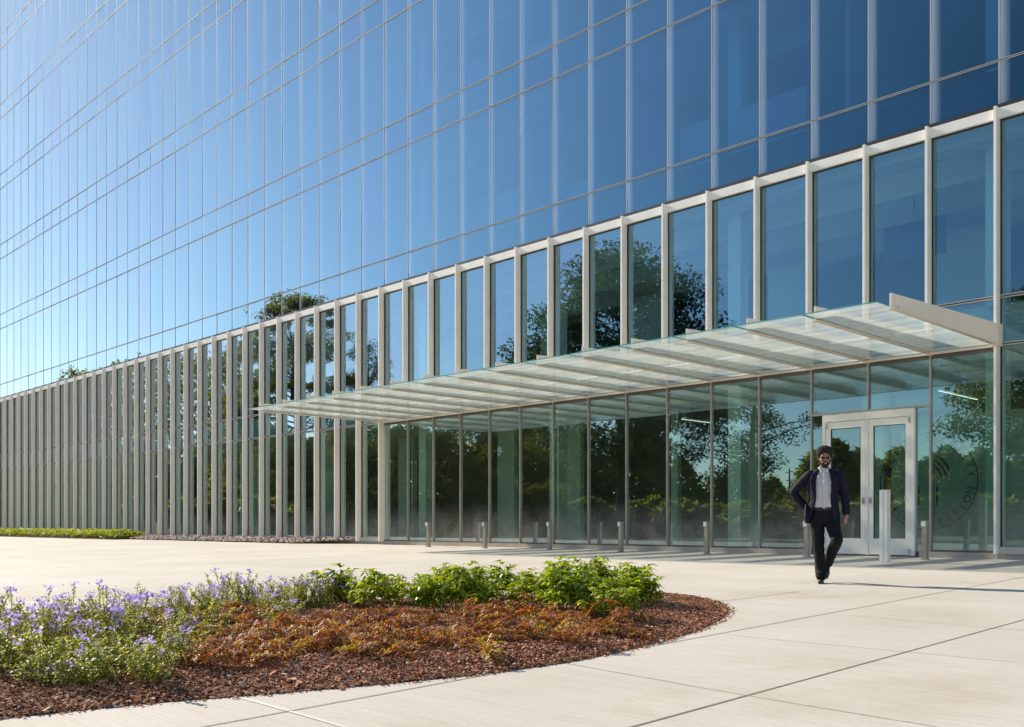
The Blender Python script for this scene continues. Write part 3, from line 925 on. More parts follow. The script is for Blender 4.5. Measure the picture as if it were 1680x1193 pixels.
def make_fern(seed, nfr, L0, mat, name='rust_fern'):
    r = random.Random(seed)
    root = empty(name)
    st, lf = MB(), MB()
    for i in range(nfr):
        t = r.random() * 6.283; e = r.uniform(R(20), R(82)); L = L0 * r.uniform(.6, 1.1)
        h = Vector((math.cos(t), math.sin(t), 0))
        P = []
        n = 16
        for j in range(n + 1):
            s = j / n; ang = e * (1 - s) + (e - R(75)) * s * .55
            if j == 0: P.append(Vector((r.uniform(-.03, .03), r.uniform(-.03, .03), -.01)))
            else: P.append(P[-1] + (h * math.cos(ang) + Vector((0, 0, math.sin(ang)))) * L / n)
        st.tube(P[::3] + [P[-1]], [.0018] * (len(P[::3]) + 1), 3, cap=False)
        side = Vector((-h.y, h.x, 0)); side = (side + Vector((0, 0, r.uniform(-.4, .4)))).normalized()
        for j in range(2, n + 1):
            s = j / n; pl = L * .26 * (math.sin(math.pi * min(1, s * 1.05)) ** .7 if s < .95 else .25) + .006
            fwd = (P[j] - P[j - 1]).normalized()
            for sg in (-1, 1):
                if r.random() < .06: continue
                d = (side * sg + fwd * .45 + Vector((0, 0, r.uniform(-.3, .3)))).normalized()
                leaf(lf, P[j], d, Vector((0, 0, 1)), pl * r.uniform(.8, 1.1), pl * .12 + .002, 0, r.uniform(-.3, 1.2), .3)
    st.build('stem', M['stem_brown'], root); lf.build('frond', mat, root)
    return root

def jit(pts, seed, a=.05):
    r = random.Random(seed); return [(x + r.uniform(-a, a), y + r.uniform(-a, a)) for x, y in pts]

def scatter(protos, places, labeler, cat, group, s0, s1, seed):
    r = random.Random(seed); used = set()
    # places come as pixels of the survey; sort from left to right as one sees them
    places = sorted(places)
    for i, (px, py) in enumerate(places):
        p = ground_at(px, py)
        k = r.randrange(len(protos))
        o = protos[k] if k not in used else copy_tree(protos[k])
        used.add(k)
        s = r.uniform(s0, s1)
        o.location = (p.x, p.y, bed_z(p.x, p.y)); o.rotation_euler = (0, 0, r.random() * 6.283); o.scale = (s, s, s * r.uniform(.9, 1.1))
        tag(o, labeler(i, len(places)), cat, group)
    for k in range(len(protos)):
        if k not in used:
            for c in children_of(protos[k]): bpy.data.objects.remove(c)
            bpy.data.objects.remove(protos[k])

phlox_full = [make_phlox(s, 18, .40, .66) for s in (1, 2, 3)]
back_left = [(-25, 1070), (22, 1058), (62, 1066), (112, 1056), (160, 1062), (205, 1046), (238, 1056), (290, 1040), (20, 1096), (80, 1100), (135, 1094), (200, 1086)]
scatter(phlox_full, back_left, lambda i, n: f'purple phlox in full bloom, {ordinal(i)} from the left of the dense bloom', 'plant', 'purple phlox in full bloom', .72, 1.08, 3)
phlox_thin = [make_phlox(s, 20, .40, .42) for s in (11, 12)]
back_mid = [(300, 1026), (348, 1026), (410, 1022), (470, 1018), (495, 1012), (525, 1012), (555, 1006), (335, 1022), (365, 1012), (398, 1020), (425, 1008), (455, 1016), (480, 1004), (510, 1010), (540, 1000), (440, 1030), (570, 998), (640, 996)]
scatter(phlox_thin, back_mid, lambda i, n: f'airy phlox with few purple heads, {ordinal(i)} from the left along the back edge', 'plant', 'airy phlox along the back edge', .62, .98, 4)
phlox_low = [make_phlox(s, 15, .26, .14) for s in (21, 22)]
front = [(-20, 1128), (10, 1112), (70, 1136), (120, 1140), (210, 1104), (280, 1110), (40, 1118), (95, 1124), (150, 1118), (190, 1116), (232, 1122), (255, 1090), (300, 1066), (345, 1052), (460, 1042), (175, 1135), (243, 1133)]
scatter(phlox_low, front, lambda i, n: f'low green phlox nearly without flowers, {ordinal(i)} from the left on open mulch', 'plant', 'low phlox on the open mulch', .8, 1.15, 5)

peony = [make_peony(s, 12, .41) for s in (31, 32, 33)]
pp = [(560, 1006), (590, 1014), (622, 1020), (650, 1004), (680, 1008), (705, 1000), (735, 996), (700, 1022), (760, 1000), (790, 1008), (735, 1018), (820, 996), (850, 990), (845, 1010), (880, 1000), (905, 990),
      (925, 1006), (955, 996), (985, 1008), (960, 1020), (1000, 994), (1030, 1006), (1020, 1026), (985, 1030), (1066, 1006), (1045, 998), (885, 1016), (775, 1020), (930, 1024), (610, 1002)]
scatter(peony, pp, lambda i, n: f'glossy green leafy perennial, {ordinal(i)} from the left in the evergreen clump', 'plant', 'glossy green perennials at the back of the bed', .52, 1.04, 6)

ferns = [make_fern(s, 10, .32, M['fern_leaf']) for s in (41, 42, 43, 44)]
r_ = random.Random(77); fp = []
tries = 0
while len(fp) < 47 and tries < 9000:
    tries += 1
    x = r_.uniform(320, 1060); top = 1022 + (8 if x < 560 else 6) + max(0, (x - 900) * .05); bot = 1122 - (x - 320) * .085
    y = top + (bot - 4 - top) * r_.random() ** .95
    if all(((x - q[0]) / 52) ** 2 + ((y - q[1]) / 14) ** 2 > 1 for q in fp): fp.append((x, y))
scatter(ferns, fp, lambda i, n: f'rust brown autumn fern on the mulch, {ordinal(i)} fern from the left', 'fern', 'rust brown autumn ferns', .55, 1.2, 7)
gold = [make_fern(s, 7, .20, M['fern_gold'], 'golden_fern') for s in (51, 52)]
gp = [(168, 1112), (352, 1060), (385, 1066), (318, 1096), (430, 1088), (470, 1096), (520, 1080), (580, 1092), (632, 1062), (665, 1084), (742, 1066), (790, 1090), (860, 1060), (905, 1052), (985, 1048), (1008, 1052), (690, 1040), (545, 1052)]
scatter(gold, gp, lambda i, n: f'small golden yellow fern, {ordinal(i)} yellow one from the left', 'fern', 'small golden ferns', .75, 1.45, 8)

# ------------------------------------------------------------------ along the facade: groundcover and pebbles
def hedge():
    r = random.Random(9); b = MB()
    x0, x1 = bay(KMAX), bay(28.9)
    for i in range(24000):
        x = x1 - abs(r.random() ** 1.3) * (x1 - x0); y = r.uniform(-1.75, -.30)
        e = min(1, (x1 - x) / .8, (-.20 - y) / .3, (y + 1.85) / .35)
        top = (.38 + .14 * noise.noise(Vector((x * .8, y * 1.2, 0))) + .08 * noise.noise(Vector((x * 2.6, y * 2.6, 5)))) * max(.15, e) ** .5
        z = top * r.random() ** .35
        leaf(b, Vector((x, y, GZ(y) + z)), rdir(r, R(-10), R(70)), Vector((0, 0, 1)), r.uniform(.09, .17), r.uniform(.025, .045), 0, r.uniform(0, .8))
    tag(b.build('groundcover', M['hedge']), 'low yellow green groundcover growing along the foot of the finned facade', 'groundcover', kind='stuff')
    m = MB(); m.face([(x0, -2.0, GZ(-2) + .012), (x1 + .3, -2.0, GZ(-2) + .012), (x1 + .3, -.05, GZ(0) + .012), (x0, -.05, GZ(0) + .012)])
    tag(m.build('soil_strip', M['mulch']), kind='structure')
    b = MB(); xa, xb = bay(29.3), bay(16.2)
    for i in range(3000):
        x = r.uniform(xa, xb); y = r.uniform(-1.25, -.10)
        lim = -1.25 + .25 * noise.noise(Vector((x * .7, 0, 0))) + max(0, (x - xb + 2.2) * .5)
        if y < lim: continue
        s = r.uniform(.04, .10); rz = r.random() * 6.28
        i0 = len(b.v); h = s * r.uniform(.5, .9)
        for lay, (rr, zz) in enumerate(((.75, 0), (1, .35), (.62, .85))):
            for q in range(6):
                t = rz + q * math.pi / 3; k = rr * s * r.uniform(.82, 1.1)
                b.v.append((x + k * math.cos(t) * 1.25, y + k * math.sin(t), GZ(y) + .15 * (1 + y / 1.4) + h * zz * 1.3))
        for lay in (0, 6):
            for q in range(6):
                b.f.append((i0 + lay + q, i0 + lay + (q + 1) % 6, i0 + lay + 6 + (q + 1) % 6, i0 + lay + 6 + q)); b.m.append(0); b.sm.append(True)
        b.f.append(tuple(i0 + 12 + q for q in range(6))); b.m.append(0); b.sm.append(True)
    tag(b.build('river_pebbles', M['pebble']), 'strip of tan river pebbles at the foot of the facade', 'pebbles', kind='stuff')
hedge()

# ------------------------------------------------------------------ trees across the lawn, seen mirrored in the glass
def mirrored(px, Y):
    a = (px - 840) / FPX; X = a * Y
    x = .6958 * X - .7183 * Y; y = .7183 * X + .6957 * Y - 20.5
    return x, -y
def zmir(py, Y): return .56 + (861 - py) / FPX * Y

def make_tree(name, seed, H, rad, z0, mat, nclump, per, lsize, flat=1.0, lean=.0):
    r = random.Random(seed); root = empty(name)
    t = MB(); lf = MB()
    tr = H * .012 + .10
    top = Vector((r.uniform(-.3, .3), r.uniform(-.3, .3), H * .86))
    pts = [Vector((0, 0, -.3)), Vector((.1, 0, H * .25)), Vector((-.1, .1, H * .5)), Vector((.1, 0, H * .7)), top]
    t.tube(pts, [tr * 1.25, tr, tr * .75, tr * .45, tr * .12], 9)
    cl = []
    for i in range(nclump):
        u = r.random(); z = z0 + (H - z0) * (i + .5) / nclump
        s = (z - z0) / (H - z0)
        prof = math.sin(math.pi * min(1, .12 + s * .88)) ** .65
        a = r.random() * 6.283; rr = rad * prof * r.uniform(.45, 1.08)
        c = Vector((math.cos(a) * rr, math.sin(a) * rr, z))
        cl.append((c, rad * r.uniform(.22, .40)))
    for c, cr in cl:
        sp = min(H * .78, max(z0 * .6, c.z - r.uniform(.2, .5) * math.hypot(c.x, c.y)))
        k = sp / H; base = Vector((0, 0, sp)); mid = base.lerp(c, .55) + Vector((0, 0, .2))
        t.tube([base, mid, c], [tr * .35 * (1 - k * .6), tr * .2 * (1 - k * .5), .02], 5, cap=False)
        n = int(per * 4.2 * r.uniform(.6, 1.3))
        for j in range(n):
            v = Vector((r.gauss(0, 1), r.gauss(0, 1), r.gauss(0, 1))).normalized() * cr * r.random() ** .45
            p = c + Vector((v.x * 1.15, v.y * 1.15, v.z * .62 * flat))
            leaf(lf, p, rdir(r, R(-50), R(50)), Vector((r.uniform(-.6, .6), r.uniform(-.6, .6), 1)), lsize * r.uniform(.7, 1.3), lsize * .28, 0, r.uniform(0, .8))
    t.build('trunk', M['bark'], root); lf.build('crown', mat, root)
    return root

def place_tree(px, Y, ytop, wpx, ylow, name, seed, mat, label, nclump=46, per=130, lsize=None, flat=1.0):
    x, y = mirrored(px, Y); H = zmir(ytop, Y) - GZ(y); rad = wpx / 2 / FPX * Y; z0 = max(1.5, zmir(ylow, Y))
    o = make_tree(name, seed, H, rad, z0, mat, nclump, per, lsize or rad * .055, flat)
    o.location = (x, y, GZ(y) - .04)
    tag(o, label, 'tree')
place_tree(1020, 80, 428, 330, 745, 'oak_tree', 101, M['leaf_tree'], 'broad dark oak mirrored in the glass above the middle of the canopy', 60, 150)
place_tree(1238, 76, 560, 200, 790, 'oak_tree', 102, M['leaf_tree'], 'open crowned tree mirrored left of the entrance doors', 34, 130)
place_tree(490, 110, 484, 205, 790, 'pine_tree', 103, M['leaf_gold'], 'tall layered pine mirrored between the fins left of the canopy', 64, 130, None, .45)
place_tree(405, 118, 560, 130, 800, 'pine_tree', 106, M['leaf_gold'], 'slim layered pine mirrored between the fins beyond the canopy tip', 40, 110, None, .45)
place_tree(600, 112, 560, 120, 800, 'oak_tree', 107, M['leaf_tree'], 'smaller dark tree mirrored above the canopy tip', 34, 110)
place_tree(1715, 55, 478, 290, 720, 'oak_tree', 104, M['leaf_gold'], 'golden green tree mirrored at the right edge of the lobby glass', 50, 130)
place_tree(850, 96, 690, 170, 830, 'oak_tree', 105, M['leaf_gold'], 'low golden tree mirrored in the lobby glass under the canopy', 40, 120)
place_tree(720, 100, 660, 190, 830, 'oak_tree', 108, M['leaf_gold'], 'wide golden tree mirrored at the left end of the lobby glass', 44, 120)

def wood():
    r = random.Random(31); b = MB()
    spots = []
    for px in range(-60, 420, 26): spots.append((px + r.uniform(-8, 8), r.uniform(165, 200), 640 - 60 * math.exp(-((px - 290) / 70) ** 2) - r.uniform(0, 40) + max(0, (120 - px) * .35)))
    for px in range(-80, 640, 30): spots.append((px + r.uniform(-8, 8), r.uniform(140, 160), 735 + r.uniform(-25, 25)))
    for px in range(380, 1160, 34): spots.append((px + r.uniform(-10, 10), r.uniform(118, 140), 705 + max(0, (px - 900) * .25) + r.uniform(-25, 25)))
    for px in range(1130, 1340, 30): spots.append((px + r.uniform(-10, 10), r.uniform(140, 160), 795 + r.uniform(-12, 10)))
    for px in range(1340, 1800, 32): spots.append((px + r.uniform(-10, 10), r.uniform(100, 120), 738 + r.uniform(-16, 22)))
    for px in range(300, 1800, 40): spots.append((px + r.uniform(-15, 15), r.uniform(92, 100), 828 + r.uniform(-8, 8)))
    for px, Y, yt in spots:
        x, y = mirrored(px, Y); g = GZ(y); H = zmir(yt, Y) - g; rad = max(H * .30, 2.2)
        for i in range(2000):
            s = r.random(); a = r.random() * 6.283
            prof = math.sin(math.pi * min(1, .2 + s * .8)) ** .6
            bump = 1 + .35 * noise.noise(Vector((x + math.cos(a) * 2, y + math.sin(a) * 2, s * 5)))
            rr = rad * prof * bump * r.random() ** .3
            p = Vector((x + math.cos(a) * rr, y + math.sin(a) * rr, g + .2 + (H - .2) * s * r.uniform(.93, 1.0)))
            leaf(b, p, rdir(r, R(-40), R(60)), Vector((r.uniform(-.5, .5), r.uniform(-.5, .5), 1)), r.uniform(.6, 1.2), r.uniform(.2, .36), 0, r.uniform(0, .8))
    tag(b.build('woodland', M['leaf_wood']), 'dark woodland belt mirrored low in the lobby glass', 'woodland', kind='stuff')
wood()

def pole():
    x, y = mirrored(1287, 128); g = GZ(y)
    root = empty('utility_pole', (x, y, g - .04)); h = zmir(768, 128) - g
    m = MB(); m.tube([(0, 0, 0), (0, 0, h)], [.16, .11], 8); m.build('shaft', M['bark'], root)
    for z in (h - .5, h - 1.6):
        m = MB(); m.box(-1.3, 1.3, -.06, .06, z, z + .12); m.build('crossarm', M['bark'], root)
    root.rotation_euler = (0, 0, R(40))
    tag(root, 'wooden utility pole with two crossarms mirrored left of the doors', 'utility pole')
pole()

# ------------------------------------------------------------------ the walking man
def ball(b, c, rx, ry, rz, rot=None, nu=16, nv=10):
    i0 = len(b.v); c = Vector(c); rot = rot or Matrix.Identity(3)
    for j in range(nv + 1):
        ph = math.pi * j / nv - math.pi / 2
        for i in range(nu):
            t = 2 * math.pi * i / nu
            p = Vector((rx * math.cos(ph) * math.cos(t), ry * math.cos(ph) * math.sin(t), rz * math.sin(ph)))
            b.v.append(tuple(c + rot @ p))
    for j in range(nv):
        for i in range(nu):
            b.f.append((i0 + j * nu + i, i0 + j * nu + (i + 1) % nu, i0 + (j + 1) * nu + (i + 1) % nu, i0 + (j + 1) * nu + i)); b.m.append(0); b.sm.append(True)
def limb(b, pts, rad, n=14):
    b.tube(pts, rad, n)
    for p, r in zip(pts, rad): ball(b, p, r, r, r, None, 12, 8)
def ringloft(b, secs, n=28):
    """closed solid through elliptical sections (z, cx, cy, rx, ry)"""
    i0 = len(b.v)
    for z, cx, cy, rx, ry in secs:
        for i in range(n):
            t = 2 * math.pi * i / n
            c_, s_ = math.cos(t), math.sin(t)
            e = .85
            b.v.append((cx + rx * math.copysign(abs(c_) ** e, c_), cy + ry * math.copysign(abs(s_) ** e, s_), z))
    for j in range(len(secs) - 1):
        for i in range(n):
            b.f.append((i0 + j*n + i, i0 + j*n + (i+1) % n, i0 + (j+1)*n + (i+1) % n, i0 + (j+1)*n + i)); b.m.append(0); b.sm.append(True)
    b.f.append(tuple(i0 + i for i in reversed(range(n)))); b.m.append(0); b.sm.append(True)
    L = (len(secs) - 1) * n
    b.f.append(tuple(i0 + L + i for i in range(n))); b.m.append(0); b.sm.append(True)

def fuse(b, name, mat, parent, voxel, smooth=4, wrinkle=0.0, wscale=(9, 9, 16), seed=0):
    """melt overlapping solids into one continuous skin, then crease it"""
    o = b.build(name + '_raw', mat)
    md = o.modifiers.new('r', 'REMESH'); md.mode = 'VOXEL'; md.voxel_size = voxel; md.use_smooth_shade = True
    ms = o.modifiers.new('s', 'SMOOTH'); ms.iterations = smooth; ms.factor = .5
    bpy.context.view_layer.update()
    dg = bpy.context.evaluated_depsgraph_get()
    me = bpy.data.meshes.new_from_object(o.evaluated_get(dg))
    me.name = name
    bpy.data.objects.remove(o)
    if wrinkle:
        ns = [v.normal.copy() for v in me.vertices]
        for v, nn in zip(me.vertices, ns):
            p = v.co
            q = Vector((p.x * wscale[0] + seed, p.y * wscale[1], p.z * wscale[2] + p.x * 6))
            a = noise.noise(q); a2 = noise.noise(q * 2.1 + Vector((7, 0, 0)))
            v.co += nn * wrinkle * ((1 - abs(a) * 2) * .8 + a2 * .5)
    me.polygons.foreach_set('use_smooth', [True] * len(me.polygons))
    me.materials.clear(); me.materials.append(mat); me.update()
    n = bpy.data.objects.new(name, me); col.objects.link(n)
    if parent is not None: n.parent = parent
    return n

def man():
    skin = principled('brown_skin', (0.29, 0.13, 0.078), 0.42, noise_scale=30, noise_amt=.10)
    hairm = principled('black_hair', (0.010, 0.008, 0.007), 0.8, bump=1.0, bump_scale=160)
    navy = principled('navy_suiting', (0.0085, 0.009, 0.020), 0.78, spec=.18, noise_scale=300, noise_amt=.25)
    trou = principled('charcoal_suiting', (0.006, 0.0064, 0.009), 0.8, spec=.18, noise_scale=300, noise_amt=.25)
    lining = navy
    shirtm = principled('grey_cotton', (0.50, 0.48, 0.46), 0.8, noise_scale=60, noise_amt=.06)
    leather = principled('black_leather', (0.012, 0.011, 0.010), 0.22)
    lens = principled('dark_lens', (0.004, 0.004, 0.005), 0.08)
    ringm = principled('gold', (0.7, 0.5, 0.2), 0.3, 1.0)
    # --- body
    b = MB()
    HT = Matrix.Rotation(R(15), 3, 'X') @ Matrix.Rotation(R(7), 3, 'Z')          # face tipped down a little
    hc = Vector((.022, -.035, 1.685))
    def H(x, y, z): return hc + HT @ Vector((x, y, z))
    ball(b, hc, .074, .094, .108, HT, 24, 16)
    ball(b, H(0, -.030, -.060), .056, .062, .066, HT)             # jaw
    ball(b, H(0, -.062, -.098), .026, .026, .020, HT)             # chin
    b.tube([H(0, -.088, .018), H(0, -.102, -.016), H(0, -.108, -.030)], [.010, .013, .014], 10)   # nose
    for s in (-1, 1):
        ball(b, H(s * .013, -.097, -.034), .010, .012, .008, HT, 10, 6)
        ball(b, H(s * .032, -.082, .026), .026, .016, .010, HT, 10, 6)      # brow
        ball(b, H(s * .040, -.070, -.024), .022, .022, .018, HT, 10, 6)     # cheek
        ball(b, H(s * .076, .006, -.010), .010, .020, .032, HT, 10, 8)      # ear
    ball(b, H(0, -.094, -.060), .026, .010, .007, HT, 12, 6)                # lips
    ball(b, H(0, -.092, -.071), .022, .010, .008, HT, 12, 6)
    limb(b, [(.015, .02, 1.46), (.018, .008, 1.56), (.02, -.005, 1.62)], [.062, .056, .055])
    ringloft(b, [(.92, .02, .0, .13, .09), (1.05, .015, .0, .13, .09), (1.3, .01, .0, .15, .10), (1.44, .01, .01, .15, .075), (1.49, .012, .01, .07, .055)])
    limb(b, [(-.17, .02, 1.44), (-.36, .10, 1.22), (-.215, .075, 1.02)], [.050, .040, .030])
    limb(b, [(.19, .02, 1.44), (.27, .045, 1.19), (.297, -.015, .935)], [.050, .040, .028])
    limb(b, [(-.07, 0, .93), (-.05, -.02, .52), (-.012, .02, .09)], [.075, .050, .036])
    limb(b, [(.105, 0, .93), (.175, -.17, .56), (.058, .24, .235)], [.075, .050, .036])
    # left hand, hanging and lightly curled: palm towards the thigh, thumb in front
    hb = Vector((.298, -.018, .925))
    down = Vector((-.02, -.14, -1)).normalized(); fwd = Vector((-.25, -1, .12)).normalized(); fwd = (fwd - down * fwd.dot(down)).normalized()
    inn = down.cross(fwd).normalized()
    if inn.x > 0: inn = -inn
    rot = Matrix((fwd, inn, down)).transposed()
    limb(b, [hb, hb + down * .03], [.026, .030])
    ball(b, hb + down * .062 + inn * .004, .042, .017, .050, rot, 14, 10)
    for q, (off, L) in enumerate(((.030, .072), (.010, .080), (-.010, .074), (-.029, .060))):
        p0 = hb + down * .098 + fwd * off
        c = .25 + q * .10
        p1 = p0 + (down * math.cos(c) + inn * math.sin(c)) * L * .46
        p2 = p1 + (down * math.cos(c + .6) + inn * math.sin(c + .6)) * L * .32
        p3 = p2 + (down * math.cos(c + 1.0) + inn * math.sin(c + 1.0)) * L * .24
        limb(b, [p0 - down * .02, p0, p1, p2, p3], [.0095, .0098, .0092, .0086, .0072], 8)
    t0 = hb + down * .030 + fwd * .026
    limb(b, [t0, t0 + fwd * .024 + down * .034 + inn * .008, t0 + fwd * .026 + down * .064 + inn * .016, t0 + fwd * .022 + down * .085 + inn * .020], [.014, .0125, .0108, .0088], 8)
    # right hand, resting on the hip under the pushed-back jacket
    hr = Vector((-.20, .065, 1.0))
    limb(b, [Vector((-.215, .075, 1.02)), hr], [.028, .030])
    ball(b, hr + Vector((.02, .0, -.045)), .036, .020, .048)
    for q in range(4):
        p0 = hr + Vector((.045 - q * .020, -.004 + q * .006, -.085))
        limb(b, [p0, p0 + Vector((.006, .004, -.034)), p0 + Vector((.004, .012, -.06))], [.0095, .009, .0075], 8)
    limb(b, [hr + Vector((.04, -.015, -.02)), hr + Vector((.068, -.02, -.04)), hr + Vector((.08, -.018, -.065))], [.013, .012, .009], 8)
    pos = G(1350, 957)
    body = fuse(b, 'person', skin, None, .0052, 3)
    # --- hair, beard, glasses
    b = MB()
    ball(b, H(0, .034, .056), .106, .104, .086, HT, 24, 16)
    ball(b, H(0, -.028, .104), .086, .066, .046, HT, 20, 12)
    for s in (-1, 1): ball(b, H(s * .070, .030, .040), .028, .070, .070, HT, 16, 10)
    hair = fuse(b, 'hair', hairm, body, .006, 2, .009, (55, 55, 55))
    b = MB()
    ball(b, H(0, -.045, -.098), .050, .052, .034, HT, 18, 10)
    ball(b, H(0, -.070, -.106), .034, .034, .026, HT, 14, 8)
    for s in (-1, 1):
        b.tube([H(s * .064, -.008, -.020), H(s * .064, -.022, -.055), H(s * .048, -.050, -.088)], [.010, .014, .016], 8)
        b.tube([H(s * .002, -.101, -.047), H(s * .024, -.095, -.052), H(s * .034, -.082, -.075), H(s * .028, -.078, -.098)], [.0055, .0065, .010, .014], 8)
    fuse(b, 'beard', hairm, body, .005, 2, .002, (70, 70, 70))
    b = MB(); b.box(-.014, .014, -.003, .002, -.002, .002)
    te = b
    te.v = [tuple(H(x, y - .101, z - .0655)) for x, y, z in te.v]; te.build('teeth', principled('tooth_white', (.35, .33, .30), .4), body)
    b = MB()
    for s in (-1, 1):
        ball(b, H(s * .031, -.099, .004), .027, .006, .019, HT @ Matrix.Rotation(s * R(10), 3, 'Z'), 16, 8)
        b.tube([H(s * .056, -.092, .010), H(s * .074, -.05, .008), H(s * .080, .02, .004)], [.003, .003, .003], 6)
    b.tube([H(-.010, -.104, .010), H(.010, -.104, .010)], [.003, .003], 6)
    b.build('sunglasses', lens, body)
    # --- shirt with collar and belt
    b = MB()
    ringloft(b, [(.97, .02, 0, .158, .108), (1.03, .018, -.002, .160, .114), (1.12, .015, -.006, .162, .120), (1.28, .012, -.006, .170, .124), (1.40, .012, 0, .165, .108), (1.46, .012, .005, .120, .085), (1.50, .013, .005, .078, .070), (1.53, .015, .004, .068, .064)])
    for s in (-1, 1):       # collar wings
        b.tube([(.015 + s * .066, .01, 1.545), (.016 + s * .052, -.050, 1.525), (.017 + s * .036, -.090, 1.478)], [.012, .013, .008], 8)
        b.tube([(.015 + s * .02, .066, 1.55), (.015 + s * .066, .01, 1.545)], [.012, .012], 8)
    b.box(.004, .030, -.142, -.10, 1.0, 1.46)
    fuse(b, 'shirt', shirtm, body, .0065, 3, .0038, (12, 12, 9), 3)
    b = MB(); ringloft(b, [(.975, .02, 0, .166, .116), (1.012, .02, 0, .166, .117)]); b.build('belt', leather, body)
    b = MB(); b.box(.0, .042, -.124, -.112, .974, 1.013); b.build('buckle', leather, body)
    # --- trousers
    b = MB()
    ringloft(b, [(.80, .02, .005, .158, .105), (.88, .02, .002, .166, .118), (.95, .02, 0, .163, .116), (.995, .02, 0, .160, .112)])
    limb(b, [(-.068, .0, .86), (-.062, -.012, .70), (-.054, -.020, .54), (-.036, .012, .30), (-.020, .018, .10)], [.096, .087, .073, .066, .070], 18)
    limb(b, [(.105, .0, .86), (.143, -.09, .71), (.176, -.175, .575), (.118, .04, .41), (.062, .22, .26)], [.097, .088, .078, .068, .064], 18)
    for (x, y, z, rr) in ((-.020, -.020, .095, .066), (-.018, -.035, .135, .064), (-.026, .01, .165, .073)): ball(b, (x, y, z), rr, rr * 1.1, .028)
    ball(b, (.165, -.15, .535), .074, .070, .05)
    fuse(b, 'trousers', trou, body, .0085, 4, .0065, (9, 9, 13), 11)
    # --- shoes
    for name, heel, toe, up in (('shoe', Vector((-.015, .055, .035)), Vector((-.030, -.165, .028)), None), ('shoe', Vector((.058, .290, .205)), Vector((.046, .205, .075)), 1)):
        b = MB(); d = (toe - heel)
        limb(b, [heel, heel + d * .35, heel + d * .7, toe], [.036, .038, .042, .030], 12)
        ball(b, heel + d * .15 + Vector((0, 0, .035)), .036, .045, .035)
        if not up:
            # flat sole
            b2 = MB(); b2.box(-.058, .016, -.19, .09, .0, .018)
        s_ = fuse(b, name, leather, body, .006, 3)
        if not up: b2.build('sole', leather, s_)
    # --- jacket: open shell, sleeves, lapels
    b = MB()
    secs = [(1.525, .014, .022, .085, .070, 62, 62), (1.495, .014, .02, .135, .085, 50, 50), (1.46, .012, .018, .180, .106, 40, 40), (1.40, .010, .012, .202, .128, 33, 33), (1.30, .008, .004, .200, .138, 29, 29),
            (1.16, .005, 0, .188, .138, 31, 31), (1.04, .004, .0, .193, .142, 36, 34), (.93, .0, .004, .216, .150, 44, 36), (.845, -.004, .006, .226, .156, 50, 40), (.80, -.004, .008, .228, .158, 54, 46)]
    n = 44; i0 = len(b.v)
    for sgn in (0, 1):
        for (z, cx, cy, rx, ry, gl, gr) in secs:
            for i in range(n + 1):
                # angles run from the right-front edge round the back to the left-front edge
                a = R(-90 + gr) + (R(360 - gl - gr)) * i / n
                t = .020 * sgn
                b.v.append((cx + (rx - t) * math.cos(a), cy + (ry - t) * math.sin(a), z))
    K = n + 1; S = len(secs) * K
    def q(*f): b.f.append(tuple(i0 + k for k in f)); b.m.append(0); b.sm.append(True)
    for j in range(len(secs) - 1):
        for i in range(n):
            a = j * K + i
            q(a, a + 1, a + K + 1, a + K); q(S + a, S + a + K, S + a + K + 1, S + a + 1)
        q(j*K, (j+1)*K, S + (j+1)*K, S + j*K); q(j*K + n, S + j*K + n, S + (j+1)*K + n, (j+1)*K + n)
    for i in range(n):
        q(i, S + i, S + i + 1, i + 1); L = (len(secs) - 1) * K
        q(L + i, L + i + 1, S + L + i + 1, S + L + i)
    limb(b, [(-.165, .02, 1.435), (-.25, .045, 1.36), (-.375, .095, 1.225), (-.34, .095, 1.15), (-.235, .075, 1.035)], [.078, .072, .060, .057, .052], 18)
    limb(b, [(.190, .02, 1.435), (.235, .03, 1.34), (.275, .045, 1.19), (.290, .01, 1.05), (.297, -.010, .945)], [.076, .069, .059, .053, .047], 18)
    # lapels: flat ribbons folded back along the opening
    for s, gx in ((-1, -.088), (1, .108)):
        P = [((.014 + s * .062), -.045, 1.53), (.014 + s * .080, -.112, 1.44), (gx + s * .002, -.148, 1.34), (gx, -.152, 1.20), (gx, -.147, 1.08)]
        O = [((.014 + s * .092), -.020, 1.53), (.014 + s * .150, -.100, 1.455), (gx + s * .072, -.142, 1.36), (gx + s * .046, -.148, 1.22), (gx + s * .012, -.147, 1.09)]
        for j in range(4):
            i1 = len(b.v)
            for dy in (-.005, .014):
                for p in (P[j], O[j], O[j + 1], P[j + 1]): b.v.append((p[0], p[1] + dy, p[2]))
            for f in ((0, 1, 2, 3), (7, 6, 5, 4), (0, 4, 5, 1), (1, 5, 6, 2), (2, 6, 7, 3), (3, 7, 4, 0)):
                b.f.append(tuple(i1 + k for k in f)); b.m.append(0); b.sm.append(True)
    # the flap of the pushed-back side stands away from the hip
    ball(b, (-.212, -.030, .93), .022, .075, .13)
    fuse(b, 'jacket', navy, body, .0062, 2, .0055, (7, 7, 12), 5)
    body.location = pos
    face = Vector((EYE.x - pos.x, EYE.y - pos.y, 0))
    body.rotation_euler = (0, 0, math.atan2(face.y, face.x) + math.pi / 2)
    tag(body, 'man in an open navy suit and grey shirt with sunglasses walking across the plaza', 'person')
man()

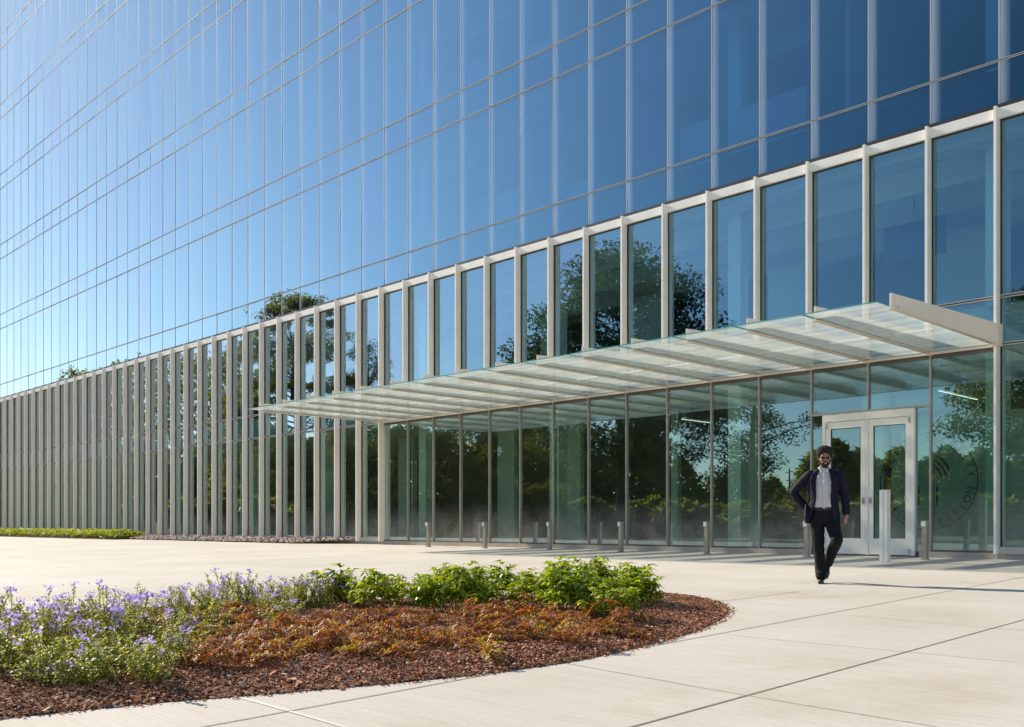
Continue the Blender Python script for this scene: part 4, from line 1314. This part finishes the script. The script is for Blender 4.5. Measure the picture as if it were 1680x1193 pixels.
# ------------------------------------------------------------------ camera, sun and sky
cam = bpy.data.cameras.new('camera')
cam.sensor_width = 36; cam.lens = FPX / 1680 * 36
cam.shift_y = 264.5 / 1680; cam.clip_end = 4000; cam.clip_start = 0.05
co = bpy.data.objects.new('camera', cam); col.objects.link(co)
co.location = EYE; co.rotation_euler = (R(90), 0, R(YAW))
scene.camera = co

SUN_EL, SUN_AZ = 30.0, 5.0      # the sun stands far left, just in front of the facade plane
sd = Vector((-math.cos(R(SUN_AZ)) * math.cos(R(SUN_EL)), -math.sin(R(SUN_AZ)) * math.cos(R(SUN_EL)), math.sin(R(SUN_EL))))
sl = bpy.data.lights.new('sun', 'SUN'); sl.energy = 5.0; sl.angle = R(0.53); sl.color = (1.0, 0.91, 0.78)
so = bpy.data.objects.new('sun', sl); col.objects.link(so)
so.rotation_euler = (-sd).to_track_quat('-Z', 'Y').to_euler()

w = bpy.data.worlds.new('World'); scene.world = w; w.use_nodes = True
nt = w.node_tree; nt.nodes.clear()
sky = nt.nodes.new('ShaderNodeTexSky'); sky.sky_type = 'NISHITA'; sky.sun_disc = False
sky.sun_elevation = R(SUN_EL); sky.sun_rotation = math.atan2(sd.x, sd.y)
sky.air_density = 1.0; sky.dust_density = 0.12; sky.ozone_density = 1.4; sky.altitude = 100
bg = nt.nodes.new('ShaderNodeBackground'); bg.inputs['Strength'].default_value = 0.12
ow = nt.nodes.new('ShaderNodeOutputWorld')
nt.links.new(sky.outputs['Color'], bg.inputs['Color']); nt.links.new(bg.outputs['Background'], ow.inputs['Surface'])

scene.render.engine = 'CYCLES'
scene.cycles.use_denoising = True
scene.cycles.max_bounces = 10; scene.cycles.transparent_max_bounces = 24
scene.cycles.glossy_bounces = 6; scene.cycles.diffuse_bounces = 4; scene.cycles.transmission_bounces = 8
scene.cycles.caustics_reflective = False; scene.cycles.caustics_refractive = False
scene.cycles.sample_clamp_indirect = 8.0
vs = scene.view_settings
scene.display_settings.display_device = 'sRGB'
vs.view_transform = 'Standard'; vs.look = 'None'; vs.exposure = 0.78; vs.gamma = 1.0; vs.use_curve_mapping = False
